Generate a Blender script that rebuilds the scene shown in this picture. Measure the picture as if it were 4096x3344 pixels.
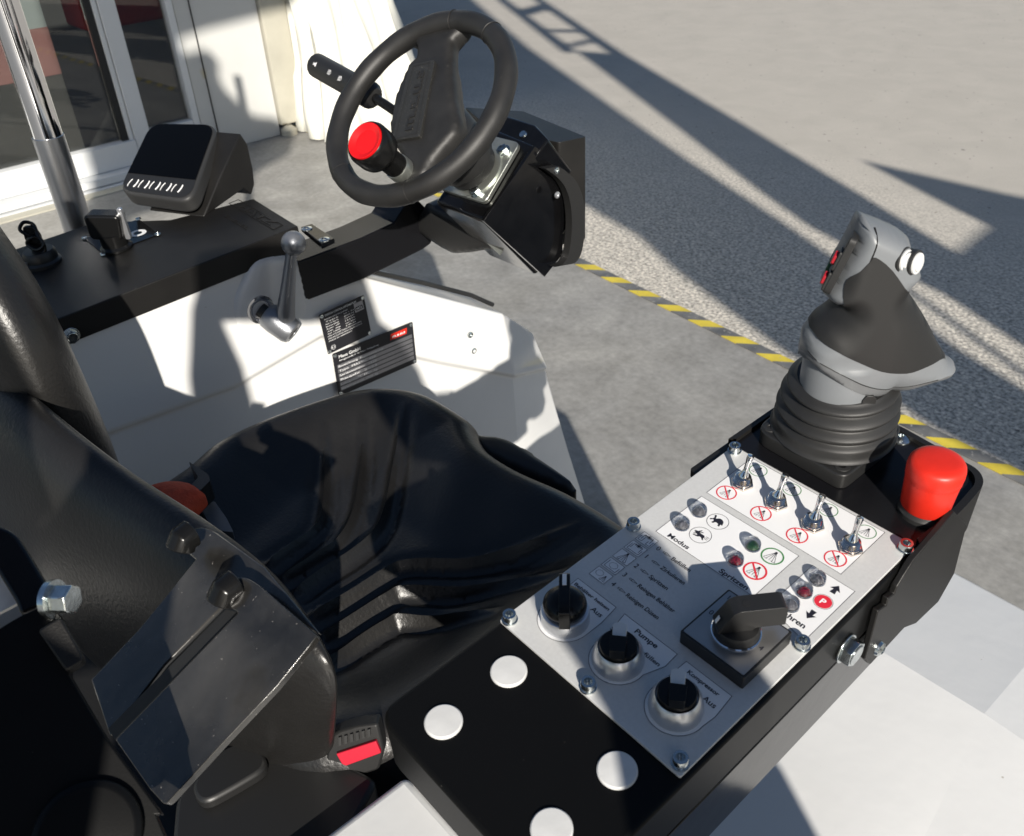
import bpy, bmesh, math, random
from mathutils import Vector, Matrix
from mathutils.geometry import delaunay_2d_cdt, intersect_point_line
random.seed(7)
for o in list(bpy.data.objects): bpy.data.objects.remove(o)
SC = bpy.context.scene
V = Vector
rad = math.radians
# ------------------------------------------------------------------ camera
H = 1.5                                   # camera height above the ground
CX, CY, CU = V((0.66207959, -0.39831867, 0.63481718)), V((0.7480913, 0.40193414, -0.52802306)), V((-0.04483326, 0.8244945, 0.56409112))
F = 3611.03
cam_d = bpy.data.cameras.new("camera"); cam = bpy.data.objects.new("camera", cam_d); SC.collection.objects.link(cam)
cam.matrix_world = Matrix(((CX[0], CX[1], CX[2], 0), (CY[0], CY[1], CY[2], 0), (CU[0], CU[1], CU[2], H), (0, 0, 0, 1)))
cam_d.sensor_width = 36; cam_d.sensor_fit = 'HORIZONTAL'; cam_d.lens = F / 4096 * 36
cam_d.clip_start = 0.02; cam_d.clip_end = 2000
cam_d.dof.use_dof = True; cam_d.dof.focus_distance = 0.72; cam_d.dof.aperture_fstop = 20
SC.camera = cam
# ------------------------------------------------------------------ light
SUN = V((0.780, -0.428, 0.456)).normalized()
EL = math.asin(SUN.z); AZ = math.atan2(SUN.x, SUN.y)
W = bpy.data.worlds.new("World"); SC.world = W; W.use_nodes = True
wn = W.node_tree; sky = wn.nodes.new('ShaderNodeTexSky'); sky.sky_type = 'NISHITA'; sky.sun_disc = False
sky.sun_elevation = EL; sky.sun_rotation = AZ; sky.air_density = 1.0; sky.dust_density = 0.7; sky.ozone_density = 2.5
bg = wn.nodes['Background']; bg.inputs['Strength'].default_value = 0.062
wn.links.new(sky.outputs[0], bg.inputs[0])
sl = bpy.data.lights.new("sun", 'SUN'); sl.energy = 4.9; sl.angle = rad(0.55); sl.color = (1, 0.94, 0.85)
so = bpy.data.objects.new("sun", sl); SC.collection.objects.link(so); so.location = (3, -2, 6)
so.rotation_euler = SUN.to_track_quat('Z', 'Y').to_euler()
SC.view_settings.view_transform = 'Standard'; SC.view_settings.look = 'None'; SC.view_settings.gamma = 1
SC.view_settings.exposure = 0.62
SC.render.engine = 'CYCLES'

# ------------------------------------------------------------------ measuring: a direction seen from the tripod point, met with a real plane
def ray(p):
    x, y = p[0] * 1.92662, p[1] * 1.92662
    c = V(((x - 2048) / F, -(y - 1672) / F, -1))
    return V((CX.dot(c), CY.dot(c), CU.dot(c))).normalized()
CAM = V((0, 0, H))
def hx(p, x): d = ray(p); return CAM + d * (x / d.x)
def hy(p, y): d = ray(p); return CAM + d * (y / d.y)
def hz(p, z): d = ray(p); return CAM + d * ((z - H) / d.z)
def hpl(p, o, n): d = ray(p); return CAM + d * ((o - CAM).dot(n) / d.dot(n))

class Frame:                               # origin and three axes
    def __init__(s, o, x, y, z): s.o, s.x, s.y, s.z = V(o), V(x).normalized(), V(y).normalized(), V(z).normalized()
    def p(s, u, v, w=0): return s.o + s.x * u + s.y * v + s.z * w
    def uv(s, q, w=0): r = hpl(q, s.o + s.z * w, s.z) - s.o; return (r.dot(s.x), r.dot(s.y))
    def at(s, u, v, w=0, rot=0):
        c, n = math.cos(rot), math.sin(rot)
        return Frame(s.p(u, v, w), s.x * c + s.y * n, s.y * c - s.x * n, s.z)

# ------------------------------------------------------------------ materials
def mat(name, col, rough=0.5, metal=0.0, bump=0.0, bscale=300, var=0.0, vscale=8, coat=0.0, spec=0.5, trans=0.0, col2=None, emit=None, ior=1.45, voronoi=False, spots=None, rvar=0.0):
    m = bpy.data.materials.new(name); m.use_nodes = True; n = m.node_tree.nodes; l = m.node_tree.links
    b = n['Principled BSDF']; b.inputs['Base Color'].default_value = (*col, 1); b.inputs['Roughness'].default_value = rough
    b.inputs['Metallic'].default_value = metal; b.inputs['Coat Weight'].default_value = coat; b.inputs['Coat Roughness'].default_value = 0.06
    b.inputs['Specular IOR Level'].default_value = spec; b.inputs['Transmission Weight'].default_value = trans; b.inputs['IOR'].default_value = ior
    tc = n.new('ShaderNodeTexCoord')
    def noise(sc, det=4, rg=0.55):
        t = n.new('ShaderNodeTexNoise'); t.inputs['Scale'].default_value = sc; t.inputs['Detail'].default_value = det; t.inputs['Roughness'].default_value = rg
        l.new(tc.outputs['Object'], t.inputs['Vector']); return t
    last = None
    if var > 0:
        t = noise(vscale, 6); r = n.new('ShaderNodeValToRGB'); r.color_ramp.elements[0].position = 0.35; r.color_ramp.elements[1].position = 0.68
        c2 = col2 or tuple(c * (1 - var) for c in col)
        r.color_ramp.elements[0].color = (*c2, 1); r.color_ramp.elements[1].color = (*col, 1)
        l.new(t.outputs['Fac'], r.inputs[0]); last = r.outputs[0]
    if spots:
        sc, th, sc_col = spots
        t = noise(sc, 2, 0.4); r = n.new('ShaderNodeValToRGB'); r.color_ramp.elements[0].position = th; r.color_ramp.elements[1].position = th + 0.03
        l.new(t.outputs['Fac'], r.inputs[0]); mx = n.new('ShaderNodeMix'); mx.data_type = 'RGBA'
        l.new(r.outputs[0], mx.inputs[0]); mx.inputs[6].default_value = (*col, 1); mx.inputs[7].default_value = (*sc_col, 1)
        if last: l.new(last, mx.inputs[6])
        last = mx.outputs[2]
    if last: l.new(last, b.inputs['Base Color'])
    if rvar > 0:
        t = noise(vscale * 3, 5); mr = n.new('ShaderNodeMapRange'); mr.inputs['To Min'].default_value = max(0.02, rough - rvar); mr.inputs['To Max'].default_value = rough + rvar
        l.new(t.outputs['Fac'], mr.inputs['Value']); l.new(mr.outputs[0], b.inputs['Roughness'])
    if bump > 0:
        if voronoi:
            t = n.new('ShaderNodeTexVoronoi'); t.inputs['Scale'].default_value = bscale; l.new(tc.outputs['Object'], t.inputs['Vector']); o_ = t.outputs['Distance']
        else: o_ = noise(bscale, 3).outputs['Fac']
        bp = n.new('ShaderNodeBump'); bp.inputs['Strength'].default_value = bump; bp.inputs['Distance'].default_value = 0.3 / bscale
        l.new(o_, bp.inputs['Height']); l.new(bp.outputs[0], b.inputs['Normal'])
    return m
M = {}
def mk(k, *a, **kw): M[k] = mat(k, *a, **kw)
mk('black_gloss', (0.004, 0.004, 0.0045), 0.14, spec=0.32, coat=0.15, bump=0.03, bscale=60, var=0.4, vscale=30, rvar=0.05, spots=(900, 0.80, (0.10, 0.09, 0.08)))
mk('bracket_black', (0.05, 0.048, 0.045), 0.22, spec=0.6, coat=0.3, bump=0.12, bscale=26, var=0.8, vscale=14, rvar=0.06, spots=(420, 0.74, (0.14, 0.13, 0.12)))
mk('pad_black', (0.0035, 0.0035, 0.0035), 0.42, spec=0.18, bump=0.12, bscale=900, spots=(620, 0.79, (0.22, 0.21, 0.19)))
mk('black_powder', (0.012, 0.0115, 0.011), 0.45, spec=0.35, bump=0.55, bscale=900, var=0.3, vscale=20)
mk('black_powder_gloss', (0.006, 0.006, 0.007), 0.22, spec=0.35, bump=0.25, bscale=1200)
mk('black_plastic', (0.014, 0.014, 0.014), 0.42, bump=0.12, bscale=1500)
mk('knob_black', (0.006, 0.006, 0.006), 0.24, spec=0.3, bump=0.03, bscale=900)
mk('rubber', (0.02, 0.02, 0.02), 0.52, bump=0.2, bscale=1100, var=0.35, vscale=40)
mk('wheel_rubber', (0.018, 0.0175, 0.017), 0.5, bump=0.5, bscale=900, var=0.35, vscale=30, spots=(260, 0.77, (0.06, 0.055, 0.05)))
mk('badge_rubber', (0.02, 0.02, 0.019), 0.42, bump=0.8, bscale=700, spots=(900, 0.70, (0.24, 0.22, 0.19)))
mk('vinyl', (0.013, 0.0125, 0.012), 0.35, spec=0.5, bump=0.35, bscale=260, var=0.25, vscale=15)
mk('grey_plastic', (0.155, 0.165, 0.175), 0.42, bump=0.12, bscale=1300, var=0.07, vscale=30)
mk('grey_dark', (0.12, 0.125, 0.13), 0.4, bump=0.12, bscale=1300)
mk('grip_black', (0.013, 0.013, 0.013), 0.55, bump=0.25, bscale=1700, spots=(420, 0.83, (0.2, 0.2, 0.2)))
mk('white_paint', (0.64, 0.64, 0.63), 0.34, coat=0.4, bump=0.05, bscale=22, var=0.07, vscale=4, rvar=0.08, spots=(130, 0.79, (0.40, 0.38, 0.34)))
mk('white_plastic', (0.60, 0.60, 0.59), 0.4, var=0.12, vscale=60, bump=0.05, bscale=120)
mk('sticker', (0.70, 0.70, 0.70), 0.42)
mk('silver_plate', (0.56, 0.56, 0.55), 0.5, metal=0.15, bump=0.35, bscale=1500, var=0.06, vscale=500)
mk('silver_sat', (0.62, 0.63, 0.65), 0.33, metal=0.9, bump=0.05, bscale=900)
mk('brushed', (0.42, 0.41, 0.40), 0.3, metal=0.85, bump=0.05, bscale=1400, var=0.08, vscale=50)
mk('zinc', (0.66, 0.70, 0.70), 0.22, metal=1.0, bump=0.12, bscale=500, var=0.25, vscale=200)
mk('zinc_plate', (0.50, 0.52, 0.48), 0.38, metal=0.9, bump=0.1, bscale=180, var=0.22, vscale=35, rvar=0.08)
mk('nickel', (0.72, 0.66, 0.60), 0.16, metal=1.0, bump=0.03, bscale=500)
mk('chrome', (0.75, 0.75, 0.76), 0.07, metal=1.0)
mk('steel_dark', (0.45, 0.46, 0.48), 0.3, metal=1.0)
mk('cast_grey', (0.24, 0.25, 0.27), 0.36, metal=0.7, bump=0.6, bscale=700)
mk('red', (0.62, 0.022, 0.010), 0.42, bump=0.12, bscale=700, var=0.16, vscale=60, rvar=0.08)
mk('red_cap', (0.62, 0.006, 0.008), 0.38, var=0.15, vscale=60)
mk('red_dark', (0.30, 0.012, 0.02), 0.3)
mk('red_print', (0.60, 0.02, 0.04), 0.5)
mk('green_print', (0.05, 0.19, 0.06), 0.5)
mk('green_dark', (0.006, 0.07, 0.03), 0.3)
mk('ink', (0.012, 0.012, 0.02), 0.5)
mk('ink_grey', (0.05, 0.05, 0.055), 0.5)
mk('white_print', (0.75, 0.75, 0.75), 0.5)
mk('clear', (0.96, 0.97, 0.98), 0.0, trans=1.0, ior=1.40)
mk('led_red', (0.12, 0.004, 0.012), 0.1, coat=1)
mk('led_green', (0.01, 0.05, 0.015), 0.1, coat=1)
mk('led_clear', (0.10, 0.10, 0.11), 0.1, coat=1)
mk('casing', (0.026, 0.026, 0.026), 0.5, bump=0.15, bscale=1100)
mk('screen', (0.0015, 0.0015, 0.0015), 0.12, spec=0.12)
mk('belt', (0.62, 0.065, 0.018), 0.75, bump=0.9, bscale=420, var=0.25, vscale=120)
mk('buckle_red', (0.42, 0.012, 0.03), 0.4, bump=0.1, bscale=900)
mk('yellow', (0.62, 0.49, 0.055), 0.55, var=0.25, vscale=13, spots=(90, 0.70, (0.38, 0.33, 0.16)), bump=0.1, bscale=60)
mk('tape_black', (0.07, 0.072, 0.075), 0.5, var=0.5, vscale=11, col2=(0.17, 0.168, 0.16), spots=(60, 0.66, (0.24, 0.235, 0.22)))
mk('wall_white', (0.50, 0.50, 0.48), 0.5, var=0.14, vscale=1.6, spots=(5, 0.69, (0.42, 0.38, 0.26)))
mk('frame_white', (0.56, 0.57, 0.57), 0.38, var=0.05, vscale=4)
mk('post_beige', (0.42, 0.40, 0.33), 0.6, var=0.16, vscale=5, spots=(10, 0.70, (0.22, 0.20, 0.15)))
mk('curtain', (0.56, 0.555, 0.50), 0.65, bump=0.08, bscale=14)
_g = bpy.data.materials.new('window_glass'); _g.use_nodes = True; _n = _g.node_tree.nodes; _l = _g.node_tree.links; _n.remove(_n['Principled BSDF'])
_t = _n.new('ShaderNodeBsdfTransparent'); _t.inputs[0].default_value = (0.80, 0.82, 0.82, 1); _q = _n.new('ShaderNodeBsdfGlossy'); _q.inputs['Roughness'].default_value = 0.02
_f = _n.new('ShaderNodeFresnel'); _f.inputs[0].default_value = 1.55; _m = _n.new('ShaderNodeMixShader'); _l.new(_f.outputs[0], _m.inputs[0]); _l.new(_t.outputs[0], _m.inputs[1]); _l.new(_q.outputs[0], _m.inputs[2]); _l.new(_m.outputs[0], _n['Material Output'].inputs[0]); M['glass_dark'] = _g
mk('board_pale', (0.42, 0.45, 0.43), 0.7, var=0.2, vscale=2); mk('board_pink', (0.40, 0.19, 0.17), 0.7, var=0.25, vscale=2)
mk('seal', (0.01, 0.01, 0.01), 0.6)
mk('label_black', (0.018, 0.018, 0.022), 0.35, metal=0.2)
mk('label_silver', (0.34, 0.34, 0.36), 0.32, metal=0.85, var=0.1, vscale=60)
mk('caster_metal', (0.45, 0.45, 0.46), 0.35, metal=0.8)  # only on the thin added shadow strip
mk('caster_dark', (0.05, 0.055, 0.07), 0.8)  # only on the unseen sheets added to cast shadows
mk('hall_interior', (0.09, 0.085, 0.08), 0.8)
mk('hall_red', (0.22, 0.012, 0.015), 0.7)

def ground_mat(name, kind):
    m = bpy.data.materials.new(name); m.use_nodes = True; n = m.node_tree.nodes; l = m.node_tree.links; b = n['Principled BSDF']
    tc = n.new('ShaderNodeTexCoord'); b.inputs['Roughness'].default_value = 0.85
    def nz(sc, det=5, rg=0.6, dist=0):
        t = n.new('ShaderNodeTexNoise'); t.inputs['Scale'].default_value = sc; t.inputs['Detail'].default_value = det; t.inputs['Roughness'].default_value = rg; t.inputs['Distortion'].default_value = dist
        l.new(tc.outputs['Object'], t.inputs['Vector']); return t.outputs['Fac']
    def ramp(f, stops):
        r = n.new('ShaderNodeValToRGB'); e = r.color_ramp.elements
        while len(e) < len(stops): e.new(0.5)
        for i, (p, c) in enumerate(stops): e[i].position = p; e[i].color = (*c, 1)
        l.new(f, r.inputs[0]); return r.outputs[0]
    def mix(f, a, c, mode='MIX'):
        x = n.new('ShaderNodeMix'); x.data_type = 'RGBA'; x.blend_type = mode
        if isinstance(f, float): x.inputs[0].default_value = f
        else: l.new(f, x.inputs[0])
        l.new(a, x.inputs[6]); l.new(c, x.inputs[7]); return x.outputs[2]
    bp = n.new('ShaderNodeBump')
    if kind == 'concrete':
        a = ramp(nz(5.5, 8, 0.62, 0.5), [(0.32, (0.215, 0.21, 0.195)), (0.52, (0.265, 0.26, 0.245)), (0.72, (0.33, 0.325, 0.305))])
        c = ramp(nz(45, 4), [(0.3, (0.80, 0.80, 0.80)), (0.7, (1.1, 1.1, 1.1))])
        d = ramp(nz(1.1, 5, 0.5, 1.2), [(0.35, (0.88, 0.88, 0.89)), (0.65, (1.08, 1.07, 1.05))])
        col = mix(1.0, mix(1.0, a, c, 'MULTIPLY'), d, 'MULTIPLY')
        bp.inputs['Strength'].default_value = 0.15; bp.inputs['Distance'].default_value = 0.004; l.new(nz(70, 4), bp.inputs['Height'])
        b.inputs['Roughness'].default_value = 0.6
    else:
        sx = n.new('ShaderNodeSeparateXYZ'); l.new(tc.outputs['Object'], sx.inputs[0])
        mr = n.new('ShaderNodeMapRange'); mr.inputs['From Min'].default_value = 2.7; mr.inputs['From Max'].default_value = 4.2
        wob = n.new('ShaderNodeMath'); wob.operation = 'MULTIPLY_ADD'; l.new(nz(1.6, 4), wob.inputs[0]); wob.inputs[1].default_value = 1.6; l.new(sx.outputs['Y'], wob.inputs[2])
        sub = n.new('ShaderNodeMath'); sub.operation = 'SUBTRACT'; l.new(wob.outputs[0], sub.inputs[0]); sub.inputs[1].default_value = 0.8
        l.new(sub.outputs[0], mr.inputs['Value'])
        vo = n.new('ShaderNodeTexVoronoi'); vo.inputs['Scale'].default_value = 72; l.new(tc.outputs['Object'], vo.inputs['Vector'])
        coarse = mix(0.55, ramp(vo.outputs['Distance'], [(0.12, (0.80, 0.74, 0.64)), (0.64, (0.19, 0.182, 0.168))]), ramp(nz(85, 3, 0.7), [(0.36, (0.16, 0.153, 0.14)), (0.60, (0.82, 0.76, 0.66))]))
        fine = mix(0.5, ramp(nz(200, 3, 0.8), [(0.25, (0.26, 0.245, 0.215)), (0.75, (0.52, 0.48, 0.42))]), ramp(nz(4, 7, 0.6, 0.6), [(0.3, (0.35, 0.33, 0.295)), (0.7, (0.45, 0.42, 0.375))]))
        col = mix(mr.outputs[0], coarse, fine)
        spk = ramp(nz(38, 2, 0.3), [(0.74, (0, 0, 0)), (0.76, (1, 1, 1))])
        g = n.new('ShaderNodeRGB'); g.outputs[0].default_value = (0.13, 0.12, 0.11, 1)
        col = mix(spk, col, g.outputs[0])
        st = n.new('ShaderNodeMapRange'); st.inputs['To Min'].default_value = 0.85; st.inputs['To Max'].default_value = 0.35; l.new(mr.outputs[0], st.inputs['Value'])
        l.new(st.outputs[0], bp.inputs['Strength']); bp.inputs['Distance'].default_value = 0.006; l.new(nz(110, 4, 0.75), bp.inputs['Height'])
    l.new(col, b.inputs['Base Color']); l.new(bp.outputs[0], b.inputs['Normal'])
    return m
M['concrete'] = ground_mat('concrete', 'concrete'); M['gravel'] = ground_mat('gravel', 'gravel')
# ------------------------------------------------------------------ objects
ORG = {}
def link(o, parent=None):
    SC.collection.objects.link(o)
    if parent: o.parent = parent
def empty(name, loc, parent=None, **tags):
    o = bpy.data.objects.new(name, None); o.empty_display_size = 0.05; ORG[o.name] = V(loc); link(o, parent)
    o.location = V(loc) - (ORG[parent.name] if parent else V((0, 0, 0)))
    for k, v in tags.items(): o[k] = v
    return o
def obj(name, bm, mt, parent=None, bevel=0.0, org=None, sharp=35, seg=2, flip=True, **tags):
    me = bpy.data.meshes.new(name)
    if flip: bmesh.ops.recalc_face_normals(bm, faces=bm.faces)
    if org is None:
        c = V((0, 0, 0)); k = 0
        for v in bm.verts: c += v.co; k += 1
        org = c / max(k, 1)
    org = V(org)
    bmesh.ops.translate(bm, verts=bm.verts, vec=-org)
    bm.to_mesh(me); bm.free()
    for m_ in (mt if isinstance(mt, (list, tuple)) else [mt]): me.materials.append(M[m_])
    me.shade_smooth(); me.set_sharp_from_angle(angle=rad(sharp))
    o = bpy.data.objects.new(name, me); link(o, parent); ORG[o.name] = org
    o.location = org - (ORG[parent.name] if parent else V((0, 0, 0)))
    if bevel > 0:
        b = o.modifiers.new('bevel', 'BEVEL'); b.width = bevel; b.segments = seg; b.limit_method = 'ANGLE'; b.angle_limit = rad(30); b.harden_normals = False
    for k, v in tags.items(): o[k] = v
    return o
def copy_tree(o, d, parent, **tags):
    def rec(s, par, dd):
        c = s.copy(); link(c, par); ORG[c.name] = ORG[s.name] + d
        c.location = s.location + dd
        for ch in s.children: rec(ch, c, V((0, 0, 0)))
        return c
    c = rec(o, parent, V(d))
    for k, v in tags.items(): c[k] = v
    return c
B = bmesh.new
def poly(bm, fr, pts, w0, w1, mi=0):
    """extrude polygon pts (u,v) from height w0 to w1 in frame"""
    a = [bm.verts.new(fr.p(u, v, w0)) for u, v in pts]; b = [bm.verts.new(fr.p(u, v, w1)) for u, v in pts]; n = len(pts)
    fs = [bm.faces.new(a[::-1]), bm.faces.new(b)]
    for i in range(n): fs.append(bm.faces.new((a[i], a[(i + 1) % n], b[(i + 1) % n], b[i])))
    for f in fs: f.material_index = mi
    return bm
def rpoly(pts, r, n=5):
    """round polygon corners; r number or list"""
    out = []; N = len(pts)
    for i in range(N):
        p = V((*pts[i][:2], 0)); a = V((*pts[i - 1][:2], 0)); b = V((*pts[(i + 1) % N][:2], 0))
        ri = r[i] if isinstance(r, (list, tuple)) else r
        da = (a - p); db = (b - p); t = min(ri, da.length * .49, db.length * .49)
        if t < 1e-6: out.append((p.x, p.y)); continue
        s = p + da.normalized() * t; e = p + db.normalized() * t
        for k in range(n + 1):
            q = k / n; c = s * (1 - q) ** 2 + p * 2 * q * (1 - q) + e * q * q; out.append((c.x, c.y))
    return out
def rect(u0, v0, u1, v1): return [(u0, v0), (u1, v0), (u1, v1), (u0, v1)]
def circ(u, v, r, n=32, a0=0): return [(u + r * math.cos(a0 + 2 * math.pi * i / n), v + r * math.sin(a0 + 2 * math.pi * i / n)) for i in range(n)]
def lathe(bm, fr, prof, n=40, mi=0):
    """prof list of (r, w) revolved about frame z"""
    rings = []
    for r, w in prof:
        if r < 1e-7: rings.append([bm.verts.new(fr.p(0, 0, w))])
        else: rings.append([bm.verts.new(fr.p(r * math.cos(2 * math.pi * i / n), r * math.sin(2 * math.pi * i / n), w)) for i in range(n)])
    for a, b in zip(rings, rings[1:]):
        for i in range(n):
            j = (i + 1) % n
            if len(a) == 1 and len(b) == 1: continue
            if len(a) == 1: f = bm.faces.new((a[0], b[i], b[j]))
            elif len(b) == 1: f = bm.faces.new((a[i], a[j], b[0]))
            else: f = bm.faces.new((a[i], a[j], b[j], b[i]))
            f.material_index = mi
    return bm
def loft(bm, rings, closed=True, cap=True):
    vs = [[bm.verts.new(p) for p in r] for r in rings]; n = len(vs[0])
    for a, b in zip(vs, vs[1:]):
        for i in range(n if closed else n - 1):
            j = (i + 1) % n; bm.faces.new((a[i], a[j], b[j], b[i]))
    if cap and closed: bm.faces.new(vs[0][::-1]); bm.faces.new(vs[-1])
    return bm
def tube(bm, pts, r, n=12, closed=False, cap=True):
    pts = [V(p) for p in pts]; N = len(pts); rings = []; up = None
    for i in range(N):
        if closed: t = pts[(i + 1) % N] - pts[i - 1]
        else: t = pts[min(i + 1, N - 1)] - pts[max(i - 1, 0)]
        t.normalize()
        if up is None: up = t.orthogonal().normalized()
        up = (up - t * up.dot(t)).normalized(); s = t.cross(up)
        ri = r[i] if isinstance(r, (list, tuple)) else r
        rings.append([pts[i] + (up * math.cos(2 * math.pi * k / n) + s * math.sin(2 * math.pi * k / n)) * ri for k in range(n)])
    if closed:
        # close, matching the twist
        best = min(range(n), key=lambda k: (rings[0][k] - rings[-1][0]).length)
        rings.append(rings[0][best:] + rings[0][:best])
        loft(bm, rings, cap=False); bmesh.ops.remove_doubles(bm, verts=bm.verts, dist=1e-6)
    else: loft(bm, rings, cap=cap)
    return bm
def smooth_path(pts, k=6, closed=False):
    """Catmull-Rom through points (any dim tuples)"""
    P = [V((*p, 0)) if len(p) == 2 else V(p) for p in pts]; N = len(P); out = []
    for i in range(N if closed else N - 1):
        if closed: a, b, c, d = P[i - 1], P[i], P[(i + 1) % N], P[(i + 2) % N]
        else: a, b, c, d = P[max(i - 1, 0)], P[i], P[i + 1], P[min(i + 2, N - 1)]
        for j in range(k):
            t = j / k
            out.append(0.5 * ((2 * b) + (c - a) * t + (2 * a - 5 * b + 4 * c - d) * t * t + (3 * b - a - 3 * c + d) * t ** 3))
    if not closed: out.append(P[-1])
    return out
def resample(pts, step):
    out = []; N = len(pts)
    for i in range(N):
        a = V((pts[i][0], pts[i][1])); b = V((pts[(i + 1) % N][0], pts[(i + 1) % N][1])); k = max(1, round((b - a).length / step))
        for j in range(k): out.append(a + (b - a) * j / k)
    return out
def dist_poly(p, bd):
    best = 1e9
    for i in range(len(bd)):
        a = bd[i - 1]; b = bd[i]; ab = b - a; t = max(0, min(1, (p - a).dot(ab) / max(ab.length_squared, 1e-12)))
        d = (a + ab * t - p).length_squared
        if d < best: best = d
    return math.sqrt(best)
def inside(p, bd):
    c = False
    for i in range(len(bd)):
        a = bd[i - 1]; b = bd[i]
        if (a.y > p.y) != (b.y > p.y) and p.x < (b.x - a.x) * (p.y - a.y) / (b.y - a.y) + a.x: c = not c
    return c
def cdt(outline, step, cuts=()):
    bd = resample(outline, step); xs = [p.x for p in bd]; ys = [p.y for p in bd]; nb = len(bd)
    pts = list(bd); edges = []
    cp_ = []
    for c in cuts:
        c = [V((p[0], p[1])) for p in c]; k0 = len(pts)
        r = []
        for i in range(len(c) - 1):
            k = max(1, round((c[i + 1] - c[i]).length / step)); r += [c[i].lerp(c[i + 1], j / k) for j in range(k)]
        r.append(c[-1])
        r = [p for p in r if inside(p, bd) and dist_poly(p, bd) > step * .3]
        pts += r; cp_ += r; edges += [(k0 + i, k0 + i + 1) for i in range(len(r) - 1) if (r[i] - r[i + 1]).length < step * 2.5]
    j = 0; y = min(ys)
    while y < max(ys):
        x = min(xs) + (step / 2 if j % 2 else 0)
        while x < max(xs):
            p = V((x, y))
            if inside(p, bd) and dist_poly(p, bd) > step * .55 and not any((p - q).length_squared < (step * .6) ** 2 for q in cp_): pts.append(p)
            x += step
        y += step * .87; j += 1
    vo, _, fo, ov, _, _ = delaunay_2d_cdt(pts, edges, [list(range(nb))], 1, 1e-7)
    dd = [0.0 if (o and min(o) < nb) else dist_poly(p, bd) for p, o in zip(vo, ov)]
    return vo, fo, dd
def inflate(bm, fr, outline, step, front, back, cuts=(), classify=None):
    """closed solid from outline; front/back: f(d, u, v) -> height offset along frame z"""
    vo, fo, dd = cdt(outline, step, cuts); a = []; b = []
    for p, d in zip(vo, dd):
        va = bm.verts.new(fr.p(p.x, p.y, front(d, p.x, p.y)))
        vb = va if d == 0 and abs(front(0, p.x, p.y) - back(0, p.x, p.y)) < 1e-6 else bm.verts.new(fr.p(p.x, p.y, back(d, p.x, p.y)))
        a.append(va); b.append(vb)
    edges = {}
    for f in fo:
        c = (vo[f[0]] + vo[f[1]] + vo[f[2]]) / 3; mi = classify(c) if classify else 0
        bm.faces.new([a[i] for i in f]).material_index = mi
        try: bm.faces.new([b[i] for i in f][::-1]).material_index = mi
        except ValueError: pass
        for i in range(len(f)):
            e = (f[i], f[(i + 1) % len(f)]); edges[e] = mi
    for (i, j), mi in edges.items():
        if (j, i) not in edges and (a[i] is not b[i] or a[j] is not b[j]):
            vs = [a[j], a[i], b[i], b[j]]; u = []
            for v in vs:
                if v not in u: u.append(v)
            if len(u) > 2: bm.faces.new(u).material_index = mi
    return bm
def split(bm, mi, grow=0.0):
    """copy of the faces with one material index, pushed out along their normals"""
    bmesh.ops.recalc_face_normals(bm, faces=bm.faces); bm.normal_update()
    nb = B(); mp = {}
    for f in bm.faces:
        if f.material_index != mi: continue
        vs = []
        for v in f.verts:
            if v not in mp: mp[v] = nb.verts.new(v.co + v.normal * grow)
            vs.append(mp[v])
        nb.faces.new(vs)
    return nb
def dome(R, T):      # quarter-ellipse profile of rise T over distance R
    return lambda d, u=0, v=0: T * math.sqrt(max(0, 1 - (1 - min(d / R, 1)) ** 2))
def textm(bm, s, fr, u, v, w, hgt, width=None, align='L', bold=0.0, mi=0, shear=0.0):
    """flat lettering: cap height hgt, optional total width"""
    cu = bpy.data.curves.new('t', 'FONT'); cu.body = s; cu.size = 1; cu.offset = bold; cu.shear = shear; cu.resolution_u = 4
    to = bpy.data.objects.new('t', cu); SC.collection.objects.link(to)
    dg = bpy.context.evaluated_depsgraph_get(); dg.update(); me = bpy.data.meshes.new_from_object(to.evaluated_get(dg))
    bpy.data.objects.remove(to); bpy.data.curves.remove(cu)
    if not me.vertices: return bm
    xs = [q.co.x for q in me.vertices]; x0, x1 = min(xs), max(xs); k = hgt / 0.70; kx = k
    if width: kx = width / max(x1 - x0, 1e-6)
    off = -x0 * kx - {'L': 0, 'C': (x1 - x0) * kx / 2, 'R': (x1 - x0) * kx}[align]
    vs = [bm.verts.new(fr.p(u + q.co.x * kx + off, v + q.co.y * k, w)) for q in me.vertices]
    for p in me.polygons:
        try: f = bm.faces.new([vs[i] for i in p.vertices]); f.material_index = mi
        except ValueError: pass
    bpy.data.meshes.remove(me); return bm
def flat(bm, fr, pts, w, mi=0):
    f = bm.faces.new([bm.verts.new(fr.p(a, b, w)) for a, b in pts]); f.material_index = mi; return bm
def ringf(bm, fr, u, v, r0, r1, w, n=32, mi=0):
    a = [bm.verts.new(fr.p(x, y, w)) for x, y in circ(u, v, r0, n)]; b = [bm.verts.new(fr.p(x, y, w)) for x, y in circ(u, v, r1, n)]
    for i in range(n): f = bm.faces.new((a[i], b[i], b[(i + 1) % n], a[(i + 1) % n])); f.material_index = mi
    return bm
def line(bm, fr, pts, t, w, closed=False, mi=0):
    P = [V((*p, 0)) for p in pts]; N = len(P)
    for i in range(N if closed else N - 1):
        a, b = P[i], P[(i + 1) % N]; d = (b - a)
        if d.length < 1e-9: continue
        d.normalize(); s = V((-d.y, d.x, 0)) * t / 2; e = d * t * .45
        flat(bm, fr, [((a - s - e).x, (a - s - e).y), ((b - s + e).x, (b - s + e).y), ((b + s + e).x, (b + s + e).y), ((a + s - e).x, (a + s - e).y)], w, mi)
    return bm
def recalc_off(*a, **k): k['flip'] = False; return obj(*a, **k)
def hexhead(bm, fr, r, h, n=6, w=0): return poly(bm, fr, circ(0, 0, r, n, .3), w, w + h)
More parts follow.
